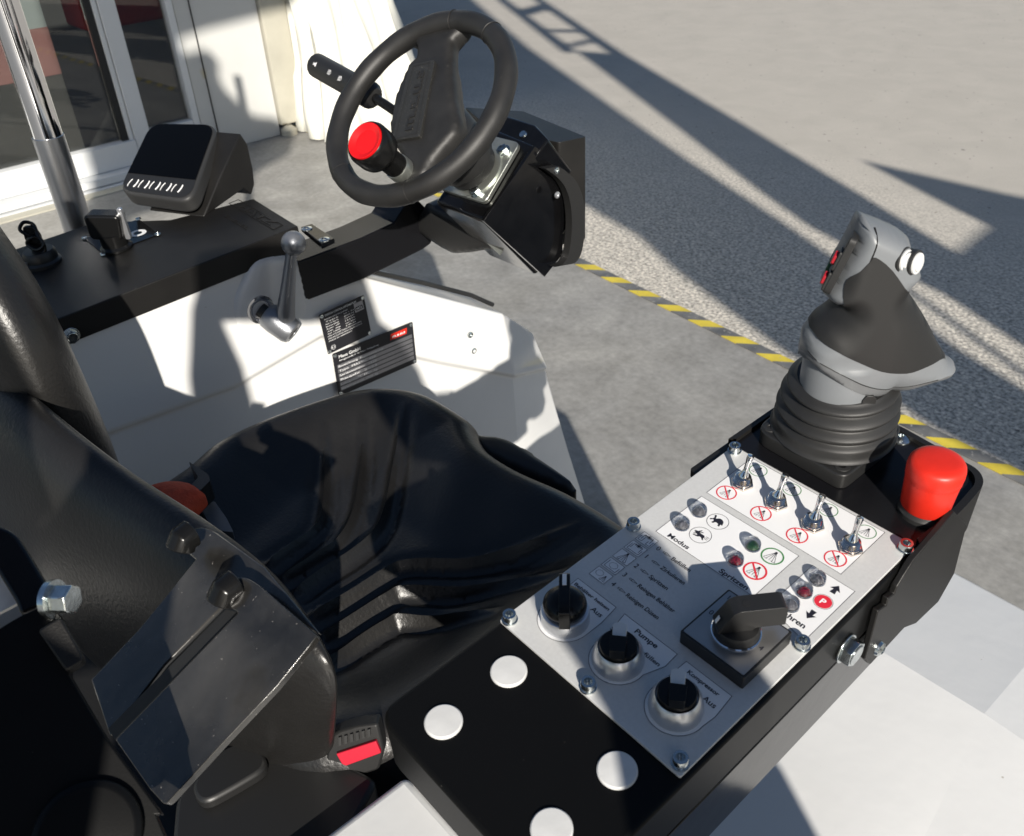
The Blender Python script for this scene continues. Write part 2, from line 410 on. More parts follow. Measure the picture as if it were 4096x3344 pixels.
def capscrew(name, fr, parent, r=0.0043, h=0.005, washer=0.0055, mt='zinc', **tags):
    bm = B(); lathe(bm, fr, [(0, 0), (washer, 0), (washer, .0009), (r, .0009), (r, h * .85 + .0009), (r * .93, h + .0009), (r * .58, h + .0009), (r * .52, h * .45), (0, h * .45)], 28)
    return obj(name, bm, mt, parent, org=fr.o, sharp=40, **tags)
def hexbolt(name, fr, parent, r=0.0075, h=0.005, washer=0.0085, mt='zinc', **tags):
    bm = B(); lathe(bm, fr, [(0, 0), (washer, 0), (washer, .0015), (0, .0015)], 28)
    poly(bm, fr, circ(0, 0, r, 6, .4), .0015, .0015 + h); lathe(bm, fr.at(0, 0, h + .0015), [(0, 0.0001), (r * .78, 0.0001), (r * .7, .0006), (r * .3, .0006), (0, .0003)], 24)
    return obj(name, bm, mt, parent, org=fr.o, sharp=30, bevel=.0004, **tags)
mm = 0.001
# ================================================================== the place
TD = V((0.99619, -0.08716, 0)); TN = V((0.08716, 0.99619, 0)); T0 = V((-2.301, 2.276, 0))
def tp(s, t, z=0): return T0 + TD * s + TN * t + V((0, 0, z))
bm = B(); bm.faces.new([bm.verts.new(tp(s, t)) for s, t in ((-90, -90), (90, -90), (90, 0.02), (-90, 0.02))])
o = obj('concrete_ground', bm, 'concrete', org=(0, 0, 0)); o['kind'] = 'structure'
bm = B(); bm.faces.new([bm.verts.new(tp(s, t)) for s, t in ((-90, 0.02), (90, 0.02), (90, 400), (-90, 400))])
o = obj('gravel_ground', bm, 'gravel', org=(0, 0, 0)); o['kind'] = 'structure'
# hazard tape: thin strip of slanted yellow and black bars
bm = B()
for k in range(-17, 34):
    s0 = k * 0.1504; y = 0.066
    def cell(a, b, mi):
        p = [tp(a, 0.001, .001), tp(b, 0.001, .001), tp(b + .055, .051, .001), tp(a + .055, .051, .001)]
        q = [c + V((0, 0, .003)) for c in p]; vp = [bm.verts.new(c) for c in p]; vq = [bm.verts.new(c) for c in q]
        fs = [bm.faces.new(vq), bm.faces.new(vp[::-1])] + [bm.faces.new((vp[i], vp[(i + 1) % 4], vq[(i + 1) % 4], vq[i])) for i in range(4)]
        for f in fs: f.material_index = mi
    cell(s0, s0 + y, 0); cell(s0 + y, s0 + .1504, 1)
obj('hazard_tape', bm, ['yellow', 'tape_black'], label='yellow and black striped tape stuck along the edge of the concrete', category='floor tape')

# exhibition hall with sliding doors
XW = -4.74
hall = empty('exhibition_hall', (XW, 1.5, 0), label='white exhibition hall wall with glass doors at the upper left', category='building')
def wb(x0, x1, y0, y1, z0, z1, bm=None):
    bm = bm or B(); return poly(bm, Frame((0, 0, 0), (1, 0, 0), (0, 1, 0), (0, 0, 1)), rect(x0, y0, x1, y1), z0, z1)
TOP = 3.2
obj('wall', wb(XW - .12, XW, 1.915, 2.36, 0, TOP), 'wall_white', hall, bevel=.004)
bm = wb(XW - .006, XW + .006, 1.995, 2.0, 0.0, TOP); obj('panel_seam', bm, 'seal', hall)
df = empty('sliding_door', (XW, 0.5, 0), hall)
bm = wb(XW - .06, XW + .012, 1.555, 1.638, 0.10, TOP); wb(XW - .06, XW + .004, 1.53, 1.553, .10, TOP, bm)
wb(XW - .05, XW + .02, -3.5, 1.553, 0.05, 0.17, bm); obj('frame', bm, 'frame_white', df, bevel=.004)
bm = wb(XW - .03, XW - .006, 1.497, 1.529, .17, TOP); obj('gasket', bm, 'seal', df)
bm = wb(XW - .05, XW - .035, -3.5, 1.5, .17, TOP); obj('glass_pane', bm, 'glass_dark', df)
bm = wb(XW + .0, XW + .10, -3.5, 1.62, .012, .05); wb(XW - .02, XW + .13, -3.5, 1.60, -.03, .010, bm); obj('sill', bm, 'frame_white', hall, bevel=.006)
bm = wb(XW - .02, XW + .20, -3.5, 1.56, -.02, .006); obj('step', bm, 'post_beige', hall, bevel=.004)
fw = empty('fixed_window', (XW, 1.75, 0), hall)
bm = wb(XW - .06, XW + .008, 1.875, 1.912, .14, TOP); wb(XW - .06, XW + .006, 1.64, 1.875, 0.0, .195, bm); obj('frame', bm, 'frame_white', fw, bevel=.004)
bm = wb(XW - .05, XW - .035, 1.64, 1.876, .195, TOP); obj('glass_pane', bm, 'glass_dark', fw)
def hw_(sx, sy, x): return hx((sx / 1.92662, sy / 1.92662), x)
xi = XW - .55
z1_, z2_ = hw_(120, 118, xi).z, hw_(120, 318, xi).z
ib = empty('pane_backing', (xi, 0, 0), label='pale and red boards added behind the left door pane for its banded colour', category='partition')  # boards put behind the pane to give its pale and pink bands
obj('upper_board', wb(xi - .03, xi, -2.5, 1.46, z1_, 2.2), 'board_pale', ib); obj('lower_board', wb(xi - .03, xi + .004, -2.5, 1.46, z2_, z1_), 'board_pink', ib); obj('board_base', wb(xi - .03, xi - .002, -2.5, 1.46, 0, z2_), 'hall_interior', ib)
xr = XW - .4; zr = hw_(560, 60, xr).z
o = obj('red_bin', wb(xr - .3, xr, 1.60, 2.1, .62, 1.6), 'hall_red', bevel=.02, label='dark red box standing inside behind the narrow fixed window', category='box')
bm = B(); wb(-9, XW - .14, -4, 3.2, -.02, .004, bm); wb(-9.1, -9, -4, 3.2, 0, 3.2, bm); wb(-9, XW - .14, 3.2, 3.3, 0, 3.2, bm); obj('interior', bm, 'hall_interior', hall)
post = B(); wb(XW - .05, XW + .03, 2.362, 2.515, .055, TOP, post)
obj('tent_post', post, 'post_beige', bevel=.008, label='beige square tent post between the white wall and the curtain', category='post')
bm = B(); lathe(bm, Frame((XW + .03, 2.40, 0), (1, 0, 0), (0, 1, 0), (0, 0, 1)), [(0, 0), (.045, 0), (.045, .03), (.02, .05), (0, .05)], 16)
obj('post_foot', bm, 'post_beige', label='round rusty foot plate at the bottom of the tent post', category='foot plate')
# curtain: gathered tarpaulin hanging beside the post
bot = [(-4.80, 2.50), (-4.70, 2.44), (-4.60, 2.50), (-4.50, 2.41), (-4.42, 2.50), (-4.37, 2.44), (-4.30, 2.58), (-4.33, 2.72), (-4.24, 2.80), (-4.32, 2.95), (-4.25, 3.06), (-4.36, 3.16)]
topp = [(-4.80, 2.56), (-4.77, 2.53), (-4.75, 2.60), (-4.72, 2.55), (-4.71, 2.66), (-4.67, 2.62), (-4.66, 2.72), (-4.68, 2.78), (-4.63, 2.84), (-4.66, 2.92), (-4.60, 3.0), (-4.64, 3.06)]
b2 = smooth_path(bot, 7); t2 = smooth_path(topp, 7); rings = []
for j in range(33):
    k = j / 32; z = 3.2 * k; e = min(1, k * 3.2) ** .75; row = []
    for i, (p, q) in enumerate(zip(b2, t2)):
        w = .012 * math.sin(i * .9 + z * 5) + .010 * math.sin(i * .31 - z * 9)
        hem = .05 * math.exp(-z / .06) * math.sin(i * .4)
        row.append(V((p.x * (1 - e) + q.x * e + w + hem * .3, p.y * (1 - e) + q.y * e + w * .6, z + .01 + hem * .1)))
    rings.append(row)
bm = B(); loft(bm, rings, closed=False)
o = recalc_off('tent_curtain', bm, 'curtain', sharp=80, label='white tarpaulin curtain gathered beside the beige tent post', category='curtain')
md = o.modifiers.new('thick', 'SOLIDIFY'); md.thickness = .004

# ================================================================== the machine
car = empty('sprayer_vehicle', (-0.6, 0.5, 0), label='open white and black road maintenance vehicle with driver seat and control panel', category='work vehicle')
OP = V((-0.28966948, 0.44116127, H - 0.37789907)); PXa = V((0.99898678, 0.00262174, -0.04492809)); PYa = V((0, 0.99830173, 0.05825502)); PNa = V((0.04500452, -0.058196, 0.99729024))
PF0 = Frame(OP, PXa, PYa, PNa)
class MMF(Frame):                 # panel frame in millimetres
    def p(s, u, v, w=0): return s.o + (s.x * u + s.y * v + s.z * w) * mm
PF = MMF(OP, PXa, PYa, PNa)
def LF(u, v, w=0, rot=0): return Frame(PF.p(u, v, w), PXa, PYa, PNa).at(0, 0, 0, rot)   # metre frame at panel mm
# --- armrest box
arm = empty('armrest_console', PF.p(67, -150, -10), car)
bm = B(); poly(bm, PF, rpoly([(-1, -306), (137, -306), (137, 0), (0, 0)], [14, 10, 0, 0]), -42, -2.2)
obj('housing', bm, 'pad_black', arm, bevel=.0025, seg=3)
bm = B(); poly(bm, PF, [(-1.5, 0), (137, 0), (137.5, 20), (0, 20)], -42, -2.4)
obj('housing_joint', bm, 'black_powder', arm, bevel=.001)
bm = B(); poly(bm, PF, [(131, -306), (136.5, -306), (136.5, -6), (131, -6)], -100, -43)
obj('side_plate', bm, 'black_gloss', arm, bevel=.002)
# front tray for joystick and stop button
tray = rpoly([(-4, -2), (136, -2), (140, 40), (138, 76), (130, 86), (66, 92), (-2, 60)], [2, 2, 20, 10, 12, 10, 12])
bm = B(); poly(bm, PF, tray, -30, 0.0); obj('tray', bm, 'black_powder_gloss', arm, bevel=.001)
# rim wall
inner = rpoly([(-1, 1), (133.5, 1), (136.5, 40), (134.8, 74), (128, 82.6), (66, 88.6), (0, 58)], [2, 2, 20, 10, 12, 10, 12])
bm = B(); a = [bm.verts.new(PF.p(u, v, -30)) for u, v in tray]; 
ra = [PF.p(u, v, -36) for u, v in tray]; rb = [PF.p(u, v, 3.2) for u, v in tray]; rc = [PF.p(u, v, 3.2) for u, v in inner]; rd = [PF.p(u, v, -.5) for u, v in inner]
# scale the outer wall outwards a touch so it stands proud of the tray body
cc = PF.p(67, 40, 0)
def outw(P, k): return [p + ((p - cc) - PNa * (p - cc).dot(PNa)).normalized() * k for p in P]
bmr = B(); loft(bmr, [outw(ra, .0012), outw(rb, .0012), rc, rd], cap=False); bm.free()
for f in [f for f in bmr.faces if all(((v.co - OP).dot(PYa) < .0125) for v in f.verts)]: bmr.faces.remove(f)
obj('tray_rim', bmr, 'black_powder', arm)
# right hand cheek plate
ck = [(1630, 0), (1560, 270), (1470, 430), (1345, 550), (1280, 575), (1165, 700), (1090, 780), (1060, 750), (1098, 620), (1135, 480), (1180, 450), (1190, 410), (1225, 385), (1240, 345), (1330, 200), (1500, 0), (1560, -75)]
SX = -0.1485
pts = [hx((1401.4 + .372 * a_, 1090 + .372 * b_), SX) for a_, b_ in ck]
fr = Frame((SX, 0, 0), (0, 1, 0), (0, 0, 1), (1, 0, 0)); q = [(p.y, p.z) for p in pts]
# continue up to the tray rim, out of sight behind it
bm = B(); poly(bm, fr, q, -.004, 0); obj('cheek_plate', bm, 'black_powder', arm, bevel=.0007)
bm = B(); q2 = [(p[0] - .012, p[1] + .006) for p in q[3:14]] + [(.52, 1.10), (.50, 1.06)]
# left flange under the panel corner
bm = B(); P = [PF.uv((x, y)) for x, y in ((1438, 962), (1595, 878), (1640, 870), (1530, 935))]
bm = B(); poly(bm, PF, rpoly([(-8, -38), (-1, -40), (-1, 34), (4, 40), (-6, 40)], 2), -9, -3); obj('left_flange', bm, 'black_powder', arm, bevel=.001)
bm = B(); poly(bm, PF, rpoly([(-6, -60), (-1, -60), (-1, -10), (-6, -10)], 1), -26, -10); obj('left_bracket', bm, 'black_powder_gloss', arm, bevel=.001)
# caps in the arm pad
cap0 = None
for i, (u, v) in enumerate(((29, -237), (28.5, -282.5), (110, -237), (109, -281))):
    if cap0 is None:
        bm = B(); lathe(bm, LF(u, v, -2.2), [(.0103, 0), (.0102, .0010), (.0095, .0016), (0, .0020)], 40); cap0 = obj('cover_cap', bm, 'white_plastic', arm, org=PF.p(u, v, -2.2), group='white caps in the armrest'); U0 = PF.p(u, v, -2.2)
    else: copy_tree(cap0, PF.p(u, v, -2.2) - U0, arm)
# --- silver control plate with stickers and print
cp = empty('control_panel', PF.p(67, -109, 0), car, label='silver control plate with toggle switches, lamps and rotary knobs')
bm = B(); poly(bm, PF, rpoly([(0, -218.3), (134.3, -218.3), (134.3, 0), (0, 0)], 1.2, 3), -2.0, 0); obj('plate', bm, 'silver_plate', cp, bevel=.0004)
def arc(u, v, r, a0, a1, n=20): return [(u + r * math.cos(rad(a0 + (a1 - a0) * i / n)), v + r * math.sin(rad(a0 + (a1 - a0) * i / n))) for i in range(n + 1)]
SA = rect(16.8, -51.3, 116.5, -3.1); SB = rect(16.6, -101.4, 91, -56.4)
SCk = [(101, -57), (129.3, -57), (129.3, -105.5), (124.5, -106.5), (101, -101)]
SD = [(9.5, -163.7), (40.7, -163.7)] + [(42.6, -178)] + arc(26.1, -190.5, 16.3, 0, -200)
SE = [(47.4, -163.7), (86.5, -163.7), (87.2, -174.5)] + arc(66.4, -189.5, 16.3, 8, -200)
SF = [(93, -163.9), (123.6, -163.9), (125.3, -180)] + arc(107.8, -190, 16.5, 4, -200)
def pm(nm, b_, *ms): return recalc_off(nm, b_, list(ms), cp)
for P in (SA, SB, SCk, SD, SE, SF):
    bm = B(); flat(bm, PF, P, .12); line(bm, PF, P, .30, .2, True, 1); pm('label_sticker', bm, 'sticker', 'ink')
def T(s, u, v, h, w=None, bold=.0, mt='ink', al='L'):
    bm = B(); textm(bm, s, PF, u, v, .22, h, w, al, bold); pm('lettering', bm, mt)
T('Modus', 24.2, -99.6, 3.5, 16.2, .025); T('Spritzen', 64.8, -100.4, 3.5, 20.4, .025); T('Fahren', 107.8, -100.6, 3.8, 16.4, .025)
rows = ['Befüllen', 'Zirkulieren', 'Spritzen', 'Reinigen Behälter', 'Reinigen Düsen']; ws = [14.3, 18.2, 14, 27.8, 24.4]
for i in range(5):
    v = -113.0 - i * 10.15
    T(str(i), 26.4, v, 3.6); T(rows[i], 38.6, v, 3.0, ws[i], 0.012)
    bm = B(); line(bm, PF, [(33.2, v + .7), (33.2, v + 2.5), (37.2, v + 1.6)], .26, .2, True); line(bm, PF, [(31.4, v + 1.1), (31.4, v + 2.1), (33.2, v + 2.1)], .26, .2); line(bm, PF, [(31.4, v + 1.1), (33.2, v + 1.1)], .26, .2); pm('printed_arrow', bm, 'ink')
T('Behälter heizen', 11.2, -168.9, 2.3, 28, .025); T('Aus', 31.2, -175.7, 3.3, 8.2, .018)
T('Pumpe', 59.8, -169.4, 3.3, 16, .025); T('Saugen', 48.8, -177.6, 2.7, 11.5, .015); T('Befüllen', 68.6, -177.4, 2.7, 16, .018); T('AUS', 58.9, -174.6, 2.6, 8.2, .015, 'red_print')
T('Kompressor', 97.8, -169.4, 2.6, 20.8, .025); T('Aus', 113.6, -176.6, 3.3, 8.2, .018)
SQ = [(11.7, -115.3 - i * 10.25) for i in range(5)]
def spray(bmx, u, v, s, t=.22, mi=0):      # nozzle with five jets
    flat(bmx, PF, [(u - .10 * s, v + .42 * s), (u + .10 * s, v + .42 * s), (u + .07 * s, v + .56 * s), (u - .07 * s, v + .56 * s)], .23, mi)
    for k in (-.46, -.24, 0, .24, .46): line(bmx, PF, [(u + k * .12 * s, v + .42 * s), (u + k * s, v - .42 * s)], t, .23, False, mi)
    line(bmx, PF, [(u - .46 * s, v - .42 * s), (u - .24 * s, v - .46 * s), (u - .16 * s, v - .40 * s)], t, .23, False, mi); line(bmx, PF, [(u + .16 * s, v - .40 * s), (u + .24 * s, v - .46 * s), (u + .46 * s, v - .42 * s)], t, .23, False, mi)
def cloud(bmx, u, v, r, mi):
    P = []
    for i in range(8):
        a = 2 * math.pi * i / 8
        for k in range(5):
            b_ = a + (k - 2) / 4 * .75; P.append((u + r * .72 * math.cos(a) + r * .38 * math.cos(b_ * 2.2 - a * 1.2), v + r * .6 * math.sin(a) + r * .34 * math.sin(b_ * 2.2 - a * 1.2)))
    line(bmx, PF, P, .2, .23, True, mi)
for i, (u, v) in enumerate(SQ):
    g_ = B(); flat(g_, PF, rect(u, v, u + 11.7, v + 8.6), .12)
    L_ = lambda P, t, c=False: line(g_, PF, P, t, .22, c, 1)
    L_(rect(u, v, u + 11.7, v + 8.6), .24, True)
    if i == 0:
        L_([(u + 1, v + 5.5), (u + 1, v + 1.4), (u + 4, v + 1.4), (u + 4, v + 5.5)], .32); L_([(u + 7.5, v + 4), (u + 7.5, v + 1), (u + 10.6, v + 1), (u + 10.6, v + 5)], .32)
        L_([(u + 2.4, v + 3), (u + 2.4, v + 6.8), (u + 9, v + 6.8), (u + 9, v + 3)], .32); flat(g_, PF, circ(u + 5.8, v + 6.8, .85, 14), .22, 1); L_(circ(u + 5.8, v + 6.8, 1.3, 16), .24, True)
        for k in (3.6, 8): L_([(u + k - .5, v + 6), (u + k - .5, v + 7.6)], .32); L_([(u + k + .5, v + 6), (u + k + .5, v + 7.6)], .32)
    if i == 1:
        L_([(u + 1.4, v + 6.4), (u + 1.4, v + 1.2), (u + 10.4, v + 1.2), (u + 10.4, v + 5)], .32); L_([(u + 2.6, v + 3), (u + 2.6, v + 7), (u + 9.2, v + 7), (u + 9.2, v + 3)], .32)
        flat(g_, PF, circ(u + 6, v + 7, .85, 14), .22, 1); L_(circ(u + 6, v + 7, 1.25, 16), .24, True)
        for k in (3.9, 8): L_([(u + k, v + 6.2), (u + k, v + 7.8)], .38)
    if i == 2: spray(g_, u + 5.9, v + 4.1, 7.4, .26, 1)
    if i == 3: L_([(u + 1.4, v + 7), (u + 1.4, v + 1.2), (u + 10.4, v + 1.2), (u + 10.4, v + 5)], .32); cloud(g_, u + 6, v + 4.8, 2.6, 1)
    if i == 4: cloud(g_, u + 4, v + 5, 2.4, 1); spray(g_, u + 8.8, v + 3.2, 4.6, .2, 1)
    pm('pictogram', g_, 'sticker', 'ink')
GS = [(27.6, -10.3), (54.2, -10.3), (81.4, -10.3), (108.3, -10.5)]; RS = [(26, -42.4), (53.3, -42.6), (80.4, -42.8), (107.4, -43)]
for u, v in GS: g_ = B(); spray(g_, u, v - .2, 7.0, .24); ringf(g_, PF, u, v, 5.5, 6.05, .21, 40, 1); pm('spray_sign', g_, 'ink', 'green_print')
for u, v in RS: g_ = B(); spray(g_, u + .3, v - .2, 7.2, .24); ringf(g_, PF, u, v, 5.9, 6.75, .24, 40, 1); line(g_, PF, [(u - 4.6, v + 4.1), (u + 4.6, v - 4.1)], .9, .25, False, 1); pm('no_spray_sign', g_, 'ink', 'red_print')
g_ = B(); spray(g_, 80.2, -67.9, 8.6, .28); ringf(g_, PF, 80, -67.7, 6.0, 7.0, .21, 44, 1); pm('spray_sign', g_, 'ink', 'green_print')
g_ = B(); spray(g_, 80.2, -84.9, 8.6, .28); ringf(g_, PF, 79.8, -84.7, 6.0, 7.2, .24, 44, 1); line(g_, PF, [(75, -80.3), (84.6, -89.1)], 1.15, .25, False, 1); pm('no_spray_sign', g_, 'ink', 'red_print')
def shape(bmx, u, v, s, pts):
    f = [(u + p.x * s, v + p.y * s) for p in smooth_path(pts, 4, True)]
    fc = bmx.faces.new([bmx.verts.new(PF.p(a_, b_, .23)) for a_, b_ in f]); bmesh.ops.triangulate(bmx, faces=[fc])
tort = [(-3.2, 1.8), (-3.9, 2.6), (-3.4, 3.2), (-2.6, 2.9), (-2.2, 1.6), (-1.6, 1.2), (-.6, 2.3), (1.0, 2.6), (2.6, 1.7), (3.4, .1), (3.6, -.9), (2.6, -1.0), (3.0, -2.4), (1.9, -2.5), (1.4, -1.3), (-.4, -1.3), (-.9, -2.6), (-2.0, -2.5), (-1.7, -1.1), (-2.6, -.4), (-3.6, -1.4), (-4.2, -.8), (-3.0, .4)]
hare = [(-4.0, -.2), (-4.3, .7), (-3.4, 1.3), (-2.7, 1.4), (-1.4, 3.3), (-.9, 3.0), (-1.5, 1.6), (.2, 2.6), (.5, 2.1), (-1.1, 1.1), (.4, .9), (2.2, .9), (3.3, -.2), (3.0, -1.2), (4.0, -2.4), (3.1, -2.6), (1.9, -1.6), (.6, -1.5), (-.4, -2.4), (-3.1, -2.9), (-3.2, -2.4), (-1.2, -1.4), (-2.2, -.8), (-3.2, -1.9), (-3.7, -1.6), (-2.9, -.4)]
g_ = B(); ringf(g_, PF, 38.5, -67.4, 6.7, 7.05, .21, 44); shape(g_, 38.3, -67.4, 1.2, tort); pm('tortoise_sign', g_, 'ink')
g_ = B(); ringf(g_, PF, 38.3, -84.3, 6.7, 7.05, .21, 44); shape(g_, 38.0, -84.1, 1.08, hare)
for k in range(3): line(g_, PF, [(42.0, -82.9 - k * 1.1), (43.8, -82.9 - k * 1.1)], .4, .22)
pm('hare_sign', g_, 'ink')
for u, v, s_ in ((120.8, -63.9, 1), (121.3, -89.1, -1)):
    ar = [(-1.7, -3.4), (1.7, -3.4), (1.1, .1), (3.3, -.4), (0, 4.0), (-3.3, -.4), (-1.1, .1)]
    g_ = B(); flat(g_, PF, [(u + a_ * s_, v + b_ * s_) for a_, b_ in ar], .22); pm('direction_arrow', g_, 'ink')
g_ = B(); flat(g_, PF, circ(120.9, -76.4, 5.0, 40), .22); ringf(g_, PF, 120.9, -76.4, 5.35, 5.6, .21, 40, 1); textm(g_, 'P', PF, 120.9, -78.3, .26, 3.9, 3.0, 'C', .03, 2); pm('parking_sign', g_, 'red_print', 'ink', 'white_print')
# panel screws
s0 = None; sp = [(3.9, -5), (132, -6.9), (4, -108.4), (130.2, -111), (4, -213.8), (67.4, -214), (129.5, -212.7)]
for i, (u, v) in enumerate(sp):
    if s0 is None: s0 = capscrew('cap_screw', LF(u, v, 0), cp, r=.0041, h=.0046, washer=.0048, group='screws holding the control plate')
    else: copy_tree(s0, PF.p(u, v) - PF.p(*sp[0]), cp)
# --- indicator lamps
def lamp(u, v, led, lab):
    fr = LF(u, v, .1); t = empty('indicator_lamp', fr.o, car, label=lab, group='indicator lamps on the control plate')
    bm = B(); lathe(bm, fr, [(0, .0002), (.0050, .0002), (.0050, .0030), (.0047, .0046), (.0037, .0060), (.0020, .0068), (0, .0070)], 36); obj('lens', bm, 'clear', t, org=fr.o, sharp=50)
    bm = B(); lathe(bm, fr, [(0, .0004), (.0026, .0004), (.0026, .0012), (.0020, .0024), (.0010, .0030), (0, .0032)], 24); obj('diode', bm, led, t, org=fr.o)
    bm = B(); lathe(bm, fr, [(.0048, .0003), (.0034, .0006), (.0029, .0003)], 30); obj('reflector', bm, 'silver_sat', t, org=fr.o)
    return t
LA = [(25, -69.3, 'led_clear', 'clear lamp beside the tortoise sign'), (25, -86.3, 'led_clear', 'clear lamp beside the hare sign'), (66.9, -69.8, 'led_green', 'lamp with green core beside the green spray sign'),
      (66.9, -86.8, 'led_red', 'lamp with dark red core beside the crossed spray sign'), (109.5, -65.4, 'led_clear', 'clear lamp level with the forward arrow'), (109.4, -78.5, 'led_red', 'lamp with dark red core beside the red P'), (109.9, -92.3, 'led_clear', 'clear lamp level with the backward arrow')]
for a_ in LA: lamp(*a_)
# --- toggle switches
def toggle(u, v, lab, lean=(0.0, .30)):
    fr = LF(u, v, .15); t = empty('toggle_switch', fr.o, car, label=lab, group='metal toggle switches')
    bm = B(); poly(bm, fr.at(0, 0, 0, .2), circ(0, 0, .0078, 6), 0, .0021); obj('nut', bm, 'nickel', t, org=fr.o, bevel=.0004)
    pr = [(.0062, .0021), (.0062, .0030), (.0055, .0033)]
    for k in range(5): pr += [(.0055, .0034 + k * .0007), (.0050, .00375 + k * .0007)]
    pr += [(.0052, .0070), (.0040, .0076), (0, .0076)]
    bm = B(); lathe(bm, fr, pr, 28); obj('bushing', bm, 'nickel', t, org=fr.o, sharp=30)
    z = (fr.z + fr.x * lean[0] + fr.y * lean[1]).normalized(); x = fr.x - z * fr.x.dot(z); f2 = Frame(fr.p(0, 0, .005), x, z.cross(x), z)
    bm = B(); lathe(bm, f2, [(0, 0), (.0036, .0005), (.0034, .003), (.0021, .0055), (.0017, .0075), (.0019, .012), (.0024, .0168), (.0021, .0181), (0, .0186)], 24); obj('lever', bm, 'chrome', t, org=fr.o, sharp=60)
    return t
for (u, v), w_, ln in zip([(28.1, -28.6), (54.7, -28.7), (82.0, -29), (108.9, -29.5)], ('toggle switch nearest the seat', 'second toggle switch from the seat side', 'third toggle switch from the seat side', 'toggle switch farthest from the seat, nearest the red stop button'), ((.03, .29), (.02, .30), (-.02, .33), (-.05, .30))): toggle(u, v, w_, ln)
# --- rotary knob with tall grip (tank heating)
def knob_parts(u, v, kind, lab):
    fr = LF(u, v, .12); t = empty('rotary_knob', fr.o, car, label=lab)
    if kind == 0:
        bm = B(); lathe(bm, fr, [(0, 0), (.0141, 0), (.0141, .0072), (.0136, .0088), (.0128, .0092), (0, .0092)], 56); obj('bezel', bm, 'silver_sat', t, org=fr.o)
        f2 = fr.at(0, 0, 0, rad(45))
        bm = B(); lathe(bm, f2, [(0, .0092), (.0112, .0092), (.0124, .0108), (.0127, .0130), (.0122, .0155), (.0098, .0185), (.006, .0200), (0, .0204)], 48)
        obj('cap', bm, 'knob_black', t, org=fr.o)
        prof = [(-.0155, .0095), (.0150, .0112), (.0158, .0215), (.0120, .0252), (-.0090, .0252), (-.0150, .0228)]
        g = Frame(f2.o, f2.y, f2.z, f2.x); bm = B(); poly(bm, g, rpoly(prof, .0012, 3), -.0031, .0031); obj('grip', bm, 'knob_black', t, org=fr.o, bevel=.0005)
        bm = B(); poly(bm, g, [(.0035, .02515), (.0116, .02515), (.0116, .0256), (.0035, .0256)], -.0012, .0012); obj('pointer', bm, 'white_print', t, org=fr.o)
    else:
        bm = B(); lathe(bm, fr, [(0, 0), (.0143, 0), (.0145, .0010), (.0144, .0035), (.0138, .0070), (.0124, .0105), (.0113, .0118), (.0108, .0115), (.0108, .0100), (0, .0100)], 64); obj('bezel', bm, 'silver_sat', t, org=fr.o, sharp=60)
        f2 = fr.at(0, 0, 0, rad(38)); bm = B(); lathe(bm, f2, [(0, .010), (.0104, .010), (.0104, .0132), (.0099, .0140), (0, .0140)], 48); obj('cap', bm, 'knob_black', t, org=fr.o)
        bm = B(); hw = .0100
        P = [(-.0040, -.0100), (.0040, -.0100), (.0046, -.0002), (.0040, .0004), (-.0040, .0004), (-.0046, -.0002)]
        poly(bm, f2, rpoly(P, .0008, 3), .0139, .0206); obj('grip', bm, 'knob_black', t, org=fr.o, bevel=.0006)
        bm = B(); P = [(-.0034, -.0005), (.0034, -.0005), (.0040, .0098), (.0024, .0118), (-.0024, .0118), (-.0040, .0098)]
        poly(bm, f2, rpoly(P, .0015, 3), .0130, .0176); obj('pointer', bm, 'white_plastic', t, org=fr.o, bevel=.0008)
    return t
knob_parts(26.1, -190.6, 0, 'black knob with a tall straight grip, beside Behälter heizen')
knob_parts(66.4, -189.6, 1, 'short selector knob with white tongue, below Pumpe')
knob_parts(107.8, -190.2, 1, 'short selector knob with white tongue, below Kompressor')
# --- cam switch on a square plate
fr = LF(103.3, -135.3, .1); cs = empty('cam_switch', fr.o, car, label='large square rotary selector switch with black handle')
bm = B(); poly(bm, fr, rpoly(rect(-.0215, -.0215, .0215, .0215), .0012, 3), 0, .0095); obj('base_plate', bm, 'black_plastic', cs, bevel=.0006)
bm = B(); poly(bm, fr, rpoly(rect(-.0202, -.0202, .0202, .0202), .001, 3), .0095, .0099); obj('face_plate', bm, 'brushed', cs)
bm = B(); lathe(bm, fr, [(.0137, .0099), (.0137, .0104), (.0130, .0108), (.0126, .0104)], 56); obj('ring', bm, 'chrome', cs)
bm = B(); lathe(bm, fr, [(0, .010), (.0127, .010), (.0127, .0150), (.0118, .0166), (0, .0168)], 56); obj('dial', bm, 'black_plastic', cs)
f2 = fr.at(0, 0, 0, rad(-37)); g = Frame(f2.o, f2.y, f2.z, f2.x)
bm = B(); poly(bm, g, rpoly([(-.0122, .0160), (.0065, .0160), (.0085, .0185), (.0245, .0185), (.0245, .0315), (.0225, .0328), (-.001, .0328), (-.0045, .0310), (-.0122, .0185)], .0009, 3), -.0056, .0056)
obj('handle', bm, 'black_plastic', cs, bevel=.0009, seg=3)
bm = B(); poly(bm, f2, circ(0, .0035, .0023, 20), .03285, .03300); obj('screw_hole', bm, 'seal', cs)
bm = B(); sl_ = Frame(f2.p(0, -.0104, .0214), f2.x, (f2.z * .0145 + f2.y * .0072), (f2.z * .0072 - f2.y * .0145)); poly(bm, sl_, rect(-.0010, -.0022, .0010, .0022), .0008, .0013); obj('pointer', bm, 'white_print', cs)
bm = B(); fm = MMF(fr.p(0, 0, .0100), fr.x, fr.y, fr.z)
for s_, u, v in (('0', -17.4, -1.0), ('1', -17.2, 14.6), ('4', 16.2, -1.2)): textm(bm, s_, fm, u, v, .05, 3.4, None, 'C')
